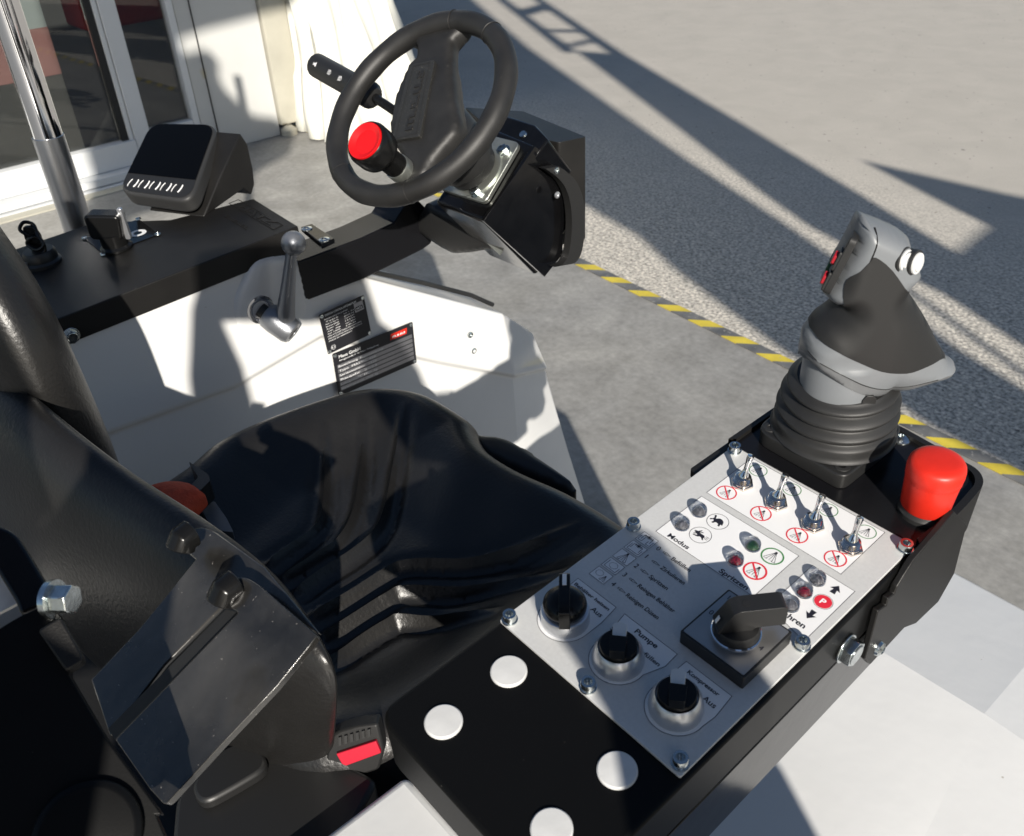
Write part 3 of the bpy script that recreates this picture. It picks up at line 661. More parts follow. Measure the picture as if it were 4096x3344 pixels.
line(bm, fm, [(-8.2, 13.6), (-8.2, 19.4)], .35, .05); ringf(bm, fm, -8.2, 16.5, 1.75, 2.15, .05, 24); recalc_off('lettering', bm, 'ink', cs)
# --- stop button
fr = LF(123, 30.5, 0); es = empty('emergency_button', fr.o, car, label='red mushroom emergency stop button on black tray')
bm = B(); lathe(bm, fr, [(0, 0), (.0158, 0), (.0158, .003), (.0146, .0045), (.0135, .0085), (0, .0085)], 48); obj('base_ring', bm, 'rubber', es)
bm = B(); pr = [(0, .0055), (.0142, .0055), (.0148, .0065), (.0161, .0275), (.0162, .0282)]
lathe(bm, fr, pr + [(.0162, .0290), (0, .0290)], 96); obj('stem', bm, 'red', es, sharp=50)
bm = B(); n_ = 96; rings = []
for r_, w_, k_ in ((.0120, .0280, 0), (.0160, .0280, 0), (.0163, .0288, .0003), (.0163, .0300, .0003), (.0166, .0312, 0), (.0169, .034, 0), (.0168, .0375, 0), (.0164, .0396, 0), (.0153, .0413, 0), (.0130, .0423, 0), (.0095, .0428, 0), (.005, .0430, 0), (.0002, .0431, 0)):
    rings.append([fr.p((r_ + (k_ if (i // 1) % 2 else -k_)) * math.cos(2 * math.pi * i / n_), (r_ + (k_ if i % 2 else -k_)) * math.sin(2 * math.pi * i / n_), w_) for i in range(n_)])
loft(bm, rings); obj('mushroom_cap', bm, 'red', es, sharp=60)
# screws on the tray
f_ = LF(77, 84, 0.1); bm = B(); lathe(bm, f_, [(0, 0), (.0068, 0), (.0066, .0008), (.0046, .0022), (.0020, .0030), (.0019, .0016), (0, .0016)], 32); obj('tray_screw', bm, 'zinc', arm, org=f_.o)
hb0 = hx((1781, 1337), -.1495); f_ = Frame(V((-.1535, hb0.y - .007, hb0.z - .001)), (0, 1, 0), (0, 0, 1), (1, 0, 0)); hexbolt('hex_bolt', f_, arm, r=.0088, h=.0062, washer=.0098)
f_ = Frame(hx((1824, 1346), SX), (0, 1, 0), (0, 0, 1), (1, 0, 0)); bm = B(); lathe(bm, f_, [(0, 0), (.0052, 0), (.0046, .0018), (.0024, .0032), (.0022, .002), (0, .002)], 28); obj('button_screw', bm, 'zinc', arm, org=f_.o)
# ================================================================== joystick
UPJ = (PNa * 1.0).normalized(); E1 = V((.663, .749, 0)); E1 = (E1 - UPJ * E1.dot(UPJ)).normalized()
JO = PF.p(43, 50, 0); JF = Frame(JO, E1, UPJ, E1.cross(UPJ))      # u to the right of the picture, v up, w toward the driver
joy = empty('joystick', JO, car, label='grey and black joystick with a broad hand rest and rubber boot')
def jz(x, y): return JF.uv(((3100 + x * .4896) / 1.92662, (800 + y * .4896) / 1.92662))
bm = B(); poly(bm, PF, rpoly([(7, 12), (78, 10), (80, 88), (5, 86)], [12, 8, 22, 14], 6), 0, 12); obj('flange', bm, 'black_plastic', joy, bevel=.0012, seg=3)
for u, v in ((70.5, 19), (14, 20)):
    f_ = LF(u, v, 12); bm = B(); lathe(bm, f_, [(0, 0), (.0052, 0), (.0050, .0005), (.0024, .0006), (.0020, -.0001), (0, -.0001)], 24); obj('flange_screw', bm, 'rubber', joy, org=f_.o)
fb = LF(43, 50, 12)
pr = [(0, 0), (.0385, 0), (.0400, .002), (.0402, .0080), (.0398, .0100), (.0372, .0122), (.0366, .0134), (.0392, .0150), (.0400, .0170), (.0397, .0185), (.0362, .0215), (.0352, .0228), (.0376, .0243), (.0386, .0262), (.0382, .0278), (.0342, .0310), (.0328, .0322), (.0350, .0338), (.0358, .0355), (.0350, .0372), (.0300, .0400), (.0270, .0405), (0, .0400)]
bm = B(); prr = smooth_path([(a_, b_) for a_, b_ in pr], 2); rings = []
for q in prr:
    k = q.y / .040; sh = fb.x * (-.001 * k) + fb.y * (.004 * k)
    rings.append([fb.o + sh + fb.x * q.x * math.cos(2 * math.pi * i / 72) + fb.y * q.x * math.sin(2 * math.pi * i / 72) + fb.z * (q.y + .0022 * k * math.sin(2 * math.pi * i / 72)) for i in range(72)])
rings = [r for r in rings if (r[0] - r[36]).length > 1e-4]
loft(bm, rings); obj('rubber_boot', bm, 'rubber', joy, sharp=70)
# collar
col0 = [jz(212, 1560), jz(826, 1560)]
cu = (jz(212, 1480)[0] + jz(826, 1560)[0]) / 2; cr = (jz(826, 1560)[0] - jz(212, 1480)[0]) / 2; cr = min(max(cr, .024), .034)
fc_ = JF.p(cu, 0, 0); fcl = Frame(fc_, JF.x, -JF.z, JF.y)
bm = B(); lathe(bm, fcl, [(0, .036), (cr, .036), (cr, .068), (cr * .9, .074), (0, .076)], 64); obj('collar', bm, 'grey_plastic', joy)
bm = B(); poly(bm, Frame(JF.p(cu + .011, .0505, cr - .004), JF.x, JF.y, JF.z), [(-.004, -.012), (.004, -.012), (.0045, .0035), (.002, .0065), (-.002, .0065), (-.0045, .003)], 0, .0042); obj('collar_slot', bm, 'rubber', joy, bevel=.0004)
def js(pts): return [jz(*p) for p in pts]
def outl(pts, k=5): return [(p.x, p.y) for p in smooth_path(js(pts), k, True)]
allp = [(700, 134), (742, 140), (960, 225), (1075, 295), (1112, 400), (1164, 520), (1154, 566), (1054, 694), (1140, 840), (1230, 990), (1310, 1150), (1390, 1272), (1440, 1295), (1466, 1340), (1460, 1390), (1400, 1450), (1250, 1520), (1080, 1575), (950, 1590), (820, 1580), (700, 1555), (520, 1500), (330, 1420), (216, 1330), (214, 1185), (218, 1125), (240, 1085), (285, 1035), (345, 965), (440, 900), (500, 840), (518, 812), (450, 798), (388, 745), (392, 690), (450, 600), (520, 470), (600, 330)]
grip = [(812, 450), (935, 540), (1052, 694), (1400, 1100), (1395, 1274), (1330, 1296), (1200, 1340), (1050, 1386), (860, 1384), (700, 1330), (540, 1262), (390, 1200), (305, 1120), (283, 1036), (250, 960), (440, 800), (520, 812), (530, 740), (590, 640), (690, 565), (765, 480)]
seam = [(150, 1130), (220, 1195), (330, 1318), (560, 1432), (750, 1518), (900, 1535), (1050, 1505), (1300, 1420), (1500, 1350)]
def jzw(x, y, w): return JF.uv(((3100 + x * .4896) / 1.92662, (800 + y * .4896) / 1.92662), w)
GPW = [(812, 450, .016), (935, 540, .014), (1052, 694, .004), (1420, 1100, 0), (1405, 1266, .002), (1330, 1296, .010), (1200, 1340, .016), (1050, 1386, .020), (860, 1384, .023), (700, 1330, .024), (540, 1262, .024), (390, 1200, .021), (305, 1120, .015), (283, 1036, .008), (250, 960, 0), (440, 800, 0), (520, 812, .004), (530, 740, .01), (590, 640, .014), (690, 565, .016), (765, 480, .016)]
gp = [V(jzw(*q_)) for q_ in GPW]; gp = [V((q_.x, q_.y)) for q_ in smooth_path([(g_.x, g_.y) for g_ in gp], 3, True)]
sp2 = [(p.x, p.y) for p in smooth_path([jzw(*q_) for q_ in [(150, 1130, 0), (220, 1195, .008), (330, 1318, .019), (560, 1432, .025), (750, 1518, .025), (900, 1535, .022), (1050, 1505, .018), (1300, 1420, .010), (1500, 1350, 0)]], 4)]
seam_poly = [V(p) for p in sp2] + [V((1, sp2[-1][1])), V((1, -1)), V((-1, -1)), V((-1, sp2[0][1]))]
vh1 = jz(0, 560)[1]; vh0 = jz(0, 1000)[1]; vb1 = jz(0, 1330)[1]
vtop = jz(0, 200)[1]; vlow = jz(0, 1450)[1]
def _k(v): return max(0, min(1, (v - vlow) / (vtop - vlow)))
def TH(u, v):
    r = max(0, min(1, (u - cu - .02) / .05)); return .0265 - .0085 * _k(v) - (1 - _k(v)) * .008 * r
def RR(u, v): return .026 - .018 * sstep0(_k(v))
def sstep0(x): return x * x * (3 - 2 * x)
def bfr(d, u, v):
    base = math.sqrt(max(0, (cr + .0010) ** 2 - (u - cu) ** 2)) * max(0, min(1, (vb1 + .022 - v) / .015))
    T_ = max(TH(u, v), base); q = min(d / RR(u, v), 1); return base + (T_ - base) * math.sqrt(max(0, 1 - (1 - q) ** 2))
def cls(c):
    if inside(c, gp): return 1
    if c.y > vh0 - .004 and not inside(c, seam_poly): return 2
    return 3 if inside(c, seam_poly) else 0
ww_ = {(1460, 1390): .002, (1400, 1450): .004, (1250, 1520): .008, (1080, 1575): .010, (950, 1590): .012, (820, 1580): .016, (700, 1555): .021, (520, 1500): .025, (330, 1420): .023, (216, 1330): .010}
allq = [jzw(x, y, ww_.get((x, y), 0)) for x, y in allp]
ALLO = [(q.x, q.y) for q in smooth_path(allq, 3, True)]
mb = B(); inflate(mb, JF, ALLO, .0022, bfr, lambda d, u, v: -bfr(d, u, v), cuts=[[(p.x, p.y) for p in gp] + [(gp[0].x, gp[0].y)], sp2], classify=cls)
for mi, nm, mt_, gr in ((0, 'palm_rest', 'grey_plastic', 0), (1, 'grip', 'grip_black', .0007), (2, 'head', 'grey_plastic', .0002), (3, 'palm_rest_base', 'grey_dark', -.0002)):
    recalc_off(nm, split(mb, mi, gr), mt_, joy, sharp=80)
mb.free()
bm = B(); tube(bm, [JF.p(a_, b_, 0) for a_, b_ in []] or [V((0, 0, 0)), V((0, 0, .001))], .0001, 3); bm.free()
def surf(pts, r, nm, mt_='seal', off=.0):
    bmx = B(); bo = [V((p[0], p[1])) for p in ALLO]
    P = [p for p in pts if inside(V((p[0], p[1])), bo)]
    tube(bmx, [JF.p(p[0], p[1], bfr(dist_poly(V((p[0], p[1])), bo), p[0], p[1]) + off) for p in P], r, 6); obj(nm, bmx, mt_, joy)
surf([(p.x, p.y) for p in smooth_path([(a_, b_, 0) for a_, b_ in sp2[4:-3:3]], 3)], .00035, 'shell_seam')
# the seam between button cover and head: a thin raised dark line
q = js([(775, 168), (735, 290), (660, 450), (590, 600), (505, 720), (450, 790)])
surf([(p.x, p.y) for p in smooth_path(q, 4)], .0005, 'head_seam')
# button face on the left flank
A_ = jz(662, 190); B_ = jz(400, 690); ax = V((B_[0] - A_[0], B_[1] - A_[1], 0)); Ln = ax.length; ax.normalize(); nr = V((-ax.y, ax.x, 0))
if nr.x > 0: nr = -nr
fo = JF.p(A_[0], A_[1], 0); nw_ = JF.x * nr.x + JF.y * nr.y; KF = Frame(fo, JF.x * ax.x + JF.y * ax.y, JF.z * .90 + nw_ * .42, nw_ * .90 - JF.z * .42)    # u along the face, v towards the driver, w outwards
bm = B(); poly(bm, KF, rpoly(rect(.004, -.014, Ln, .0140), .004), -.005, -.0005); obj('button_face', bm, 'rubber', joy, bevel=.0006)
def keyb(u, v, mt, nm='push_button'):
    bm = B(); poly(bm, KF, rpoly(rect(u - .0062, v - .0052, u + .0062, v + .0052), .0015), -.001, .0010); kb = obj('button_bezel', bm, 'rubber', joy, bevel=.0004)
    bm = B(); poly(bm, KF, circ(u, v, .0047, 6), .0, .0032); obj(nm, bm, mt, joy, bevel=.0006)
keyb(Ln * .49, .0085, 'red_dark', 'red_button'); keyb(Ln * .82, .0085, 'red_dark', 'red_button'); keyb(Ln * .78, -.0085, 'green_dark', 'green_button')
for p_ in ((1000, 385), (1092, 410)):
    u, v = jz(*p_); o_ = JF.p(u - .001, v, .0158); z = (JF.z * .74 + JF.x * .66 + JF.y * .12).normalized(); x = JF.y.cross(z).normalized(); f_ = Frame(o_ - z * .0015, x, z.cross(x), z)
    bm = B(); lathe(bm, f_, [(0, -.008), (.0078, -.008), (.0078, .0014), (.0070, .0018), (0, .0018)], 32); obj('thumb_button_ring', bm, 'rubber', joy)
    bm = B(); lathe(bm, f_, [(0, .0012), (.0066, .0012), (.0063, .0028), (.0048, .0030), (.0045, .0038), (.0036, .0041), (0, .0041)], 32); obj('thumb_button', bm, 'white_plastic', joy)
# ================================================================== steering wheel
WN = V((0.0581131, -0.64856429, 0.75893822)); WC = V((-1.00933785, 0.70570029, -0.33041975)) * .93 + V((0, 0, H)); RW = .135 * .93
WA = V((.996, .0892, 0)); WF = Frame(WC, WA, WN.cross(WA), WN); WA = WF.x
sw = empty('steering_wheel', WC, car, label='small black two-spoke steering wheel with a red capped spinner knob')
def f2p(x, y): return ((1100 + x * .6914) / 1.92662, y * .6914 / 1.92662)
def f5p(x, y): return ((1750 + x * .4608) / 1.92662, (350 + y * .4608) / 1.92662)
def wuv(x, y, w=0, g=f2p): return WF.uv(g(x, y), w)
bm = B(); tube(bm, [WF.p(RW * math.cos(2 * math.pi * i / 96), RW * math.sin(2 * math.pi * i / 96)) for i in range(96)], [.0138 + .0004 * math.sin(i * .9) for i in range(96)], 20, closed=True); obj('rim', bm, 'wheel_rubber', sw, sharp=80)
for ang in (100, 67, -58, -118):      # moulding seams on the rim
    a_ = rad(ang); c_ = WF.p(RW * math.cos(a_), RW * math.sin(a_)); f_ = Frame(c_, WF.x * math.cos(a_) + WF.y * math.sin(a_), WF.z, WF.y * math.cos(a_) - WF.x * math.sin(a_))
    bm = B(); tube(bm, [f_.p(.0140 * math.cos(t * math.pi / 12), .0140 * math.sin(t * math.pi / 12)) for t in range(24)], .0006, 6, closed=True); obj('rim_seam', bm, 'wheel_rubber', sw)
spk = [(735, 215), (812, 250), (818, 330), (768, 372), (700, 560), (664, 740), (690, 830), (735, 900), (752, 1000), (700, 1085), (860, 1015), (905, 930), (960, 860), (1050, 760), (1062, 690), (1036, 560), (1022, 400), (1018, 230), (1060, 190), (1120, 130)]
S_ = [wuv(x, y) for x, y in spk]; S_ = [(-a_ if False else a_, b_) for a_, b_ in S_]
cS = (sum(a_ for a_, b_ in S_) / len(S_), sum(b_ for a_, b_ in S_) / len(S_))
sd = dome(.010, .007)
bm = B(); inflate(bm, WF, rpoly(S_, .006, 3), .0045, lambda d, u, v: -.004 + sd(d) + .004 * max(0, 1 - (u * u + v * v) / .005), lambda d, u, v: -.016 - 1.2 * sd(d)); obj('spoke', bm, 'wheel_rubber', sw, sharp=50)
hubp = [(930, 330), (1015, 330), (1040, 560), (1062, 690), (1040, 790), (930, 855), (850, 800), (838, 700), (880, 500)]
hp_ = [wuv(x, y, -.012) for x, y in hubp]
bm = B(); hdm = dome(.02, .02); inflate(bm, WF, rpoly(hp_, .012, 4), .005, lambda d, u, v: -.010 + .2 * hdm(d), lambda d, u, v: -.030 - hdm(d)); obj('hub', bm, 'wheel_rubber', sw, sharp=60)
bdg = [wuv(x, y, .009) for x, y in ((778, 378), (926, 345), (838, 790), (676, 815))]
bm = B(); poly(bm, WF, rpoly(bdg, .004, 3), -.002, .0095); bd_o = obj('badge', bm, 'badge_rubber', sw, bevel=.0004)
q0 = V((*bdg[3], 0)); q1 = V((*bdg[2], 0)); q2 = V((*bdg[0], 0)); mid0 = (V((*bdg[2], 0)) + V((*bdg[3], 0))) / 2; mid1 = (V((*bdg[0], 0)) + V((*bdg[1], 0))) / 2; dr = (mid1 - mid0); Lb = dr.length; dr.normalize()
tf = Frame(WF.p(mid0.x, mid0.y, .0096), WF.x * dr.x + WF.y * dr.y, WF.y * dr.x - WF.x * dr.y, WF.z)
bm = B(); textm(bm, 'm.a.u.s', tf, Lb * .1, -.007, 0, .015, Lb * .78, 'L', .02); 
ex = bmesh.ops.extrude_face_region(bm, geom=bm.faces[:]); bmesh.ops.translate(bm, verts=[v for v in ex['geom'] if isinstance(v, bmesh.types.BMVert)], vec=WF.z * .0011); obj('badge_lettering', bm, 'wheel_rubber', sw)
bm = B(); line(bm, tf, [(.004, -.0155), (Lb - .004, -.0125), (Lb - .003, .0125), (.003, .0165)], .0012, .0004, True); recalc_off('badge_frame', bm, 'wheel_rubber', sw)
# spinner knob
ku, kv = wuv(735, 985, .004); kf = Frame(WF.p(ku, kv, 0), WF.x, WF.y, WF.z)
top = hpl(f2p(520, 815), WF.o + WF.z * .078, WF.z); kz = (top - kf.o); kz.normalize(); kx = WF.x - kz * WF.x.dot(kz); kf = Frame(kf.o, kx, kz.cross(kx), kz)
kl = (top - kf.o).length
kb = empty('spinner_knob', kf.o, sw)
bm = B(); lathe(bm, kf, [(0, .004), (.016, .004), (.016, .016), (.0155, .017), (0, .017)], 32); obj('clamp', bm, 'zinc_plate', kb)
bm = B(); R_ = .0265
lathe(bm, kf, [(0, .014), (.0148, .014), (.0150, kl - .040), (.018, kl - .032), (R_ * .95, kl - .028), (R_, kl - .022), (R_, kl - .006), (R_ * .95, kl - .002), (R_ * .88, kl), (R_ * .84, kl - .001), (R_ * .82, kl - .006), (0, kl - .006)], 56); obj('grip', bm, 'knob_black', kb, sharp=60)
bm = B(); lathe(bm, kf, [(R_ * .84, kl - .001), (R_ * .83, kl + .0012), (R_ * .80, kl + .0014), (R_ * .54, kl - .0022), (0, kl - .0024)], 56); obj('cap', bm, 'red_cap', kb, sharp=20)
# ================================================================== steering column
stc = empty('steering_column', WF.p(0, 0, -.14), car)
bm = B(); lathe(bm, WF, [(0, -.030), (.030, -.030), (.038, -.045), (.043, -.055), (.043, -.110), (.036, -.118), (.036, -.130), (0, -.130)], 48); obj('column_sleeve', bm, 'black_plastic', stc)
bm = B(); lathe(bm, Frame(WF.o, WF.x, WF.y, WF.z), [(0, -.139), (.041, -.139), (.041, -.1365), (.034, -.1355), (0, -.1355)], 48); obj('flange_ring', bm, 'zinc_plate', stc)
cpts = [wuv(x, y, -.14, f5p) for x, y in ((690, 500), (700, 560), (410, 990), (330, 1005))]
u1 = .5 * (cpts[0][0] + cpts[2][0]) + .0005; v1 = cpts[0][1]; v0 = cpts[2][1]; FW = .046
bm = B(); poly(bm, WF, rpoly(rect(-FW, v0 - .002, max(FW, u1), v1 + .004), .009, 5), -.146, -.139); obj('flange_plate', bm, 'zinc_plate', stc, bevel=.0008)
for x, y in ((562, 535), (322, 890)):
    uu, vv = wuv(x, y, -.134, f5p); f_ = Frame(WF.p(uu, vv, -.139), WF.x, WF.y, WF.z); hexbolt('flange_bolt', f_, stc, r=.0075, h=.006, washer=.0095)
# gear box housing below the flange: sheet metal box
k_ = [wuv(x, y, -.147, f5p) for x, y in ((540, 365), (850, 500), (405, 1165), (-20, 985))]
BX1, BY1 = k_[1][0], k_[1][1]; BX0, BY0 = k_[3][0], k_[2][1]
box = [(BX0, BY0 + .004), (k_[2][0], BY0), (BX1, BY1), (BX0 + .01, BY1 + .012)]
hs = empty('column_housing', WF.p(0, 0, -.2), car)
bm = B(); poly(bm, WF, box, -.300, -.147); obj('gear_box', bm, 'black_gloss', hs, bevel=.0055, seg=4)
# upper rear box (powder coated) and its glossy lid
def wline(x, y, w, g=f5p): return WF.uv(g(x, y), w)
t1 = [wline(x, y, -.200) for x, y in ((240, 172), (745, 206), (1285, 425), (1300, 470))]
lid = [wline(x, y, -.155) for x, y in ((560, 285), (660, 285), (1050, 450), (1060, 640), (850, 510))]
bm = B(); poly(bm, WF, [(BX0, BY1 - .01), (BX1 - .002, BY1 - .02), (BX1 + .004, BY1 + .018), (BX1 - .030, BY1 + .034), (BX0, BY1 + .040)], -.235, -.158); obj('lid', bm, 'black_gloss', hs, bevel=.003)
zt_ = WF.p(BX1, BY1 + .03, -.20).z
A1 = [hz(f5p(x, y), zt_) for x, y in ((1050, 478), (1292, 428), (745, 206), (240, 172), (420, 330))]
RC = Frame((0, 0, zt_), (1, 0, 0), (0, 1, 0), (0, 0, 1))
bm = B(); poly(bm, RC, rpoly([(q.x, q.y) for q in A1], .004, 3), -.155, 0); obj('rear_cover', bm, 'black_powder', hs, bevel=.004, seg=3)
f_ = WF.at(BX1 - .040, BY1 + .016, -.158); bm = B(); lathe(bm, f_, [(0, 0), (.006, 0), (.005, .002), (0, .0025)], 20); obj('lid_rivet', bm, 'zinc', hs)
# curved guard on the right side: bowed strap standing off the box
SXW = BX1 + .0
def side(x, y, off=.0): # point on the plane of the right side
    p = hpl(f5p(x, y), WF.p(SXW + off, 0, 0), WF.x); r = p - WF.o; return (r.dot(WF.y), r.dot(WF.z))
SFr = lambda off: Frame(WF.p(SXW + off, 0, 0), WF.y, WF.z, WF.x)
sp_ = [side(*p_) for p_ in ((850, 510), (1060, 640), (1100, 900), (1090, 1450), (935, 1645), (405, 1160))]
bm = B(); poly(bm, SFr(0), sp_, -.006, -.0008); obj('side_sheet', bm, 'black_gloss', hs, bevel=.0006)
st_ = [(880, 690), (960, 745), (1040, 830), (1092, 960), (1112, 1130), (1105, 1300), (1080, 1440), (1030, 1520), (960, 1540)]
c1 = smooth_path([side(*p_, .004) for p_ in st_], 5); c2 = smooth_path([side(x + 115, y - 20, .004) for x, y in st_], 5)
bm = B(); rings = []
for i, (p, q) in enumerate(zip(c1, c2)):
    F1 = SFr(.004); a_ = F1.p(p.x, p.y, 0); b_ = F1.p(q.x, q.y, 0); e = .012
    rings.append([a_, a_ + WF.x * e, b_ + WF.x * e, b_])
loft(bm, rings); obj('bowed_guard', bm, 'black_plastic', hs, bevel=.0015)
for x, y, m_ in ((1025, 720, 'zinc'), (1030, 930, 'silver_sat')):
    a_, b_ = side(x, y, .014); f_ = Frame(SFr(.0155).p(a_, b_, 0), WF.y, WF.z, WF.x); bm = B(); lathe(bm, f_, [(0, 0), (.005, 0), (.0045, .0015), (.002, .0022), (.0018, .001), (0, .001)], 20); obj('guard_screw', bm, m_, hs)
# lower trim of the column and bracket arm to the console
def vert(pts, fr): return [fr.uv(p) for p in pts]
LFm = Frame(V((-.86, .72, 1.0)), V((.97, -.1, 0)).normalized(), (0, 0, 1), V((-.1, -.97, 0)))
LFm = Frame(V((-.96, .775, 1.04)), (.985, .17, 0), (0, 0, 1), (.17, -.985, 0))
tr = vert([f2p(*p_) for p_ in ((880, 1170), (1190, 1320), (1345, 1455), (1240, 1440), (1130, 1460), (1030, 1465), (960, 1430), (800, 1325))], LFm)
dt = dome(.02, .016)
bm = B(); inflate(bm, LFm, rpoly(tr, .006, 3), .006, lambda d, u, v: .3 * dt(d), lambda d, u, v: -.05 - dt(d)); obj('lower_trim', bm, 'black_plastic', stc, sharp=60)
bm = B(); q = vert([f2p(*p_) for p_ in ((1205, 1325), (1350, 1430), (1325, 1462), (1215, 1360))], LFm); poly(bm, LFm, q, .005, .010); obj('trim_tab', bm, 'zinc_plate', stc, bevel=.0005)
# ================================================================== left console
XC = -1.10
con = empty('left_console', V((XC - .1, .4, 1.0)), car, label='black powder coated side console on the far side of the seat')
def c3(x, y): return (x * .6112 / 1.92662, (400 + y * .6112) / 1.92662)
ZT = hx(c3(1950, 825), XC).z; ZT0 = hx(c3(280, 1470), XC).z
yA = -.05; yB = hx(c3(1950, 825), XC).y
def ztop(y): y0 = hx(c3(280, 1470), XC).y; return ZT0 + (ZT - ZT0) * (y - y0) / (yB - y0)
CF = Frame(V((XC, 0, ztop(0))), V((0, 1, ztop(1) - ztop(0))), V((-1, 0, 0)), V((0, -(ztop(1) - ztop(0)), 1)))      # u forward, v to the left, w up
yE = CF.uv(c3(1950, 825))[0]; eb = CF.uv(c3(1660, 645)); lb = CF.uv(c3(620, 800)); lb0 = CF.uv(c3(0, 1005))
bot = hx(c3(395, 1610), XC).z - ZT0
bm = B(); poly(bm, CF, [(-.1, 0), (yE, 0), (eb[0], eb[1]), (lb[0] + .08, eb[1] + .03), (lb[0], lb[1]), (-.1, lb0[1])], -.036, 0); obj('cover', bm, 'black_powder', con, bevel=.0016, seg=3)
f_ = Frame(hx(c3(462, 1540), XC) + V((0.001, 0, 0)), (0, 1, 0), (0, 0, 1), (1, 0, 0)); hexbolt('side_bolt', f_, con, r=.0085, h=.006, washer=.0105)
# raised maker plate outline
def cu_(x, y): return CF.uv(c3(x, y))
bm = B(); line(bm, CF, [cu_(1560, 655), cu_(1850, 820), cu_(1790, 850), cu_(1500, 680)], .0009, .0004, True)
a_ = V((*cu_(1560, 690), 0)); b_ = V((*cu_(1800, 825), 0)); dd_ = (b_ - a_); L_ = dd_.length; dd_.normalize(); tf2 = Frame(CF.p(a_.x, a_.y, .0004), CF.x * dd_.x + CF.y * dd_.y, CF.y * dd_.x - CF.x * dd_.y if False else (CF.x * -dd_.y + CF.y * dd_.x), CF.z)
textm(bm, 'HATZ', tf2, .004, -.004, 0, .012, L_ * .9, 'L', .03); a_ = V((*cu_(1480, 760), 0)); tf3 = Frame(CF.p(a_.x, a_.y, .0004), tf2.x, tf2.y, CF.z); textm(bm, 'DIESEL', tf3, 0, -.003, 0, .006, L_ * .62, 'L', .01)
ex = bmesh.ops.extrude_face_region(bm, geom=bm.faces[:]); bmesh.ops.translate(bm, verts=[v for v in ex['geom'] if isinstance(v, bmesh.types.BMVert)], vec=CF.z * .0007); obj('embossed_mark', bm, 'black_powder', con)
# display unit
def dz(x, y, z): return hz((x * .3173, y * .3173), z)
Z1, Z2 = H - .448, H - .388
TL, TR_, BR, BL = dz(985, 800, Z2), dz(1440, 825, Z2), dz(1245, 1322, Z1), dz(765, 1255, Z1)
DF = Frame(BL, BR - BL, (TL - BL) - (BR - BL) * ((TL - BL).dot(BR - BL) / (BR - BL).length_squared), (BR - BL).cross(TL - BL))
def du(p): r = p - BL; return (r.dot(DF.x), r.dot(DF.y))
Q = [du(BL), du(BR), du(TR_), du(TL)]
dsp = empty('display_unit', BL, car, label='black display with a blank screen and five buttons on the far console')
bm = B(); poly(bm, DF, rpoly(Q, .028, 8), -.026, 0); obj('casing', bm, 'casing', dsp, bevel=.005, seg=4)
def lerpq(s, t): a = V((*Q[0], 0)).lerp(V((*Q[1], 0)), s); b = V((*Q[3], 0)).lerp(V((*Q[2], 0)), s); c = a.lerp(b, t); return (c.x, c.y)
bm = B(); poly(bm, DF, rpoly([lerpq(.025, .03), lerpq(.975, .03), lerpq(.975, .975), lerpq(.025, .975)], .026, 8), 0, .0006); obj('bezel', bm, 'black_plastic', dsp)
bm = B(); poly(bm, DF, rpoly([lerpq(.03, .26), lerpq(.97, .26), lerpq(.97, .97), lerpq(.03, .97)], [0, 0, .025, .025], 8), .0006, .0011); obj('screen', bm, 'screen', dsp)
for i in range(5):
    for s_, e_ in ((-1, 1), (1, 1)):
        c_ = lerpq(.165 + i * .155 * .98, .135); rr = .0085
        P = [(c_[0] + s_ * (.0046 + .0024 * math.cos(t)), c_[1] + rr * math.sin(t) * .95) for t in [(-1 + k / 5) * 1.1 for k in range(11)]]
        bm = B(); tube(bm, [DF.p(a_, b_, .0008) for a_, b_ in P], .0010 if s_ > 0 else .0006, 8); obj('button_edge', bm, 'white_print', dsp)
# wedge stand under the display
nb = DF.z
wb_ = [BL + DF.x * .006, BR, TR_ + (TR_ - BR) * .02, TL + DF.x * .01]
e1_ = hpl(c3(1310, 780), CF.o, CF.z); e2_ = hpl(c3(1600, 585), CF.o, CF.z)
SDF = Frame(e1_, e2_ - e1_, V((0, 0, 1)), (e2_ - e1_).cross(V((0, 0, 1))))
sp3 = [SDF.uv(c3(*q)) for q in ((1335, 770), (1440, 520), (1572, 245), (1622, 318), (1660, 470), (1674, 575), (1655, 640), (1600, 600))]
sgn = 1 if SDF.z.dot(V((1, 0, 0))) < 0 else -1
bm = B(); poly(bm, SDF, sp3, 0, .100 * sgn); obj('stand', bm, 'black_powder', dsp, bevel=.0025, seg=3)
# light switch with chrome pointer
ls = empty('light_switch', CF.p(*cu_(770, 960)), car, label='black rotary light switch with a bright pointer on the console')
pl = [cu_(555, 910), cu_(910, 785), cu_(1040, 885), cu_(680, 1018)]
bm = B(); poly(bm, CF, pl, .0003, .0016); obj('base_plate', bm, 'black_gloss', ls)
for x, y in ((555, 910), (908, 785), (1035, 885), (678, 1016)):
    f_ = CF.at(*cu_(x, y), .0016); bm = B(); lathe(bm, f_, [(0, 0), (.0045, 0), (.0040, .0015), (.002, .002), (.0015, .001), (0, .001)], 20); obj('plate_screw', bm, 'zinc', ls)
ce = cu_(768, 975); f_ = CF.at(ce[0], ce[1], .0016)
bm = B(); lathe(bm, f_, [(0, 0), (.0215, 0), (.0215, .003), (.018, .006), (.018, .022), (0, .022)], 40); obj('knob', bm, 'knob_black', ls)
d1 = E1.copy(); d1 = V((E1.x, E1.y, 0)).normalized(); gf = Frame(f_.o + V((0, 0, .0)), d1, V((0, 0, 1)), d1.cross(V((0, 0, 1))))
bm = B(); poly(bm, gf, rpoly([(-.026, .018), (.017, .015), (.021, .050), (-.027, .053)], .008, 5), -.013, .013); obj('grip', bm, 'knob_black', ls, bevel=.003, seg=3)
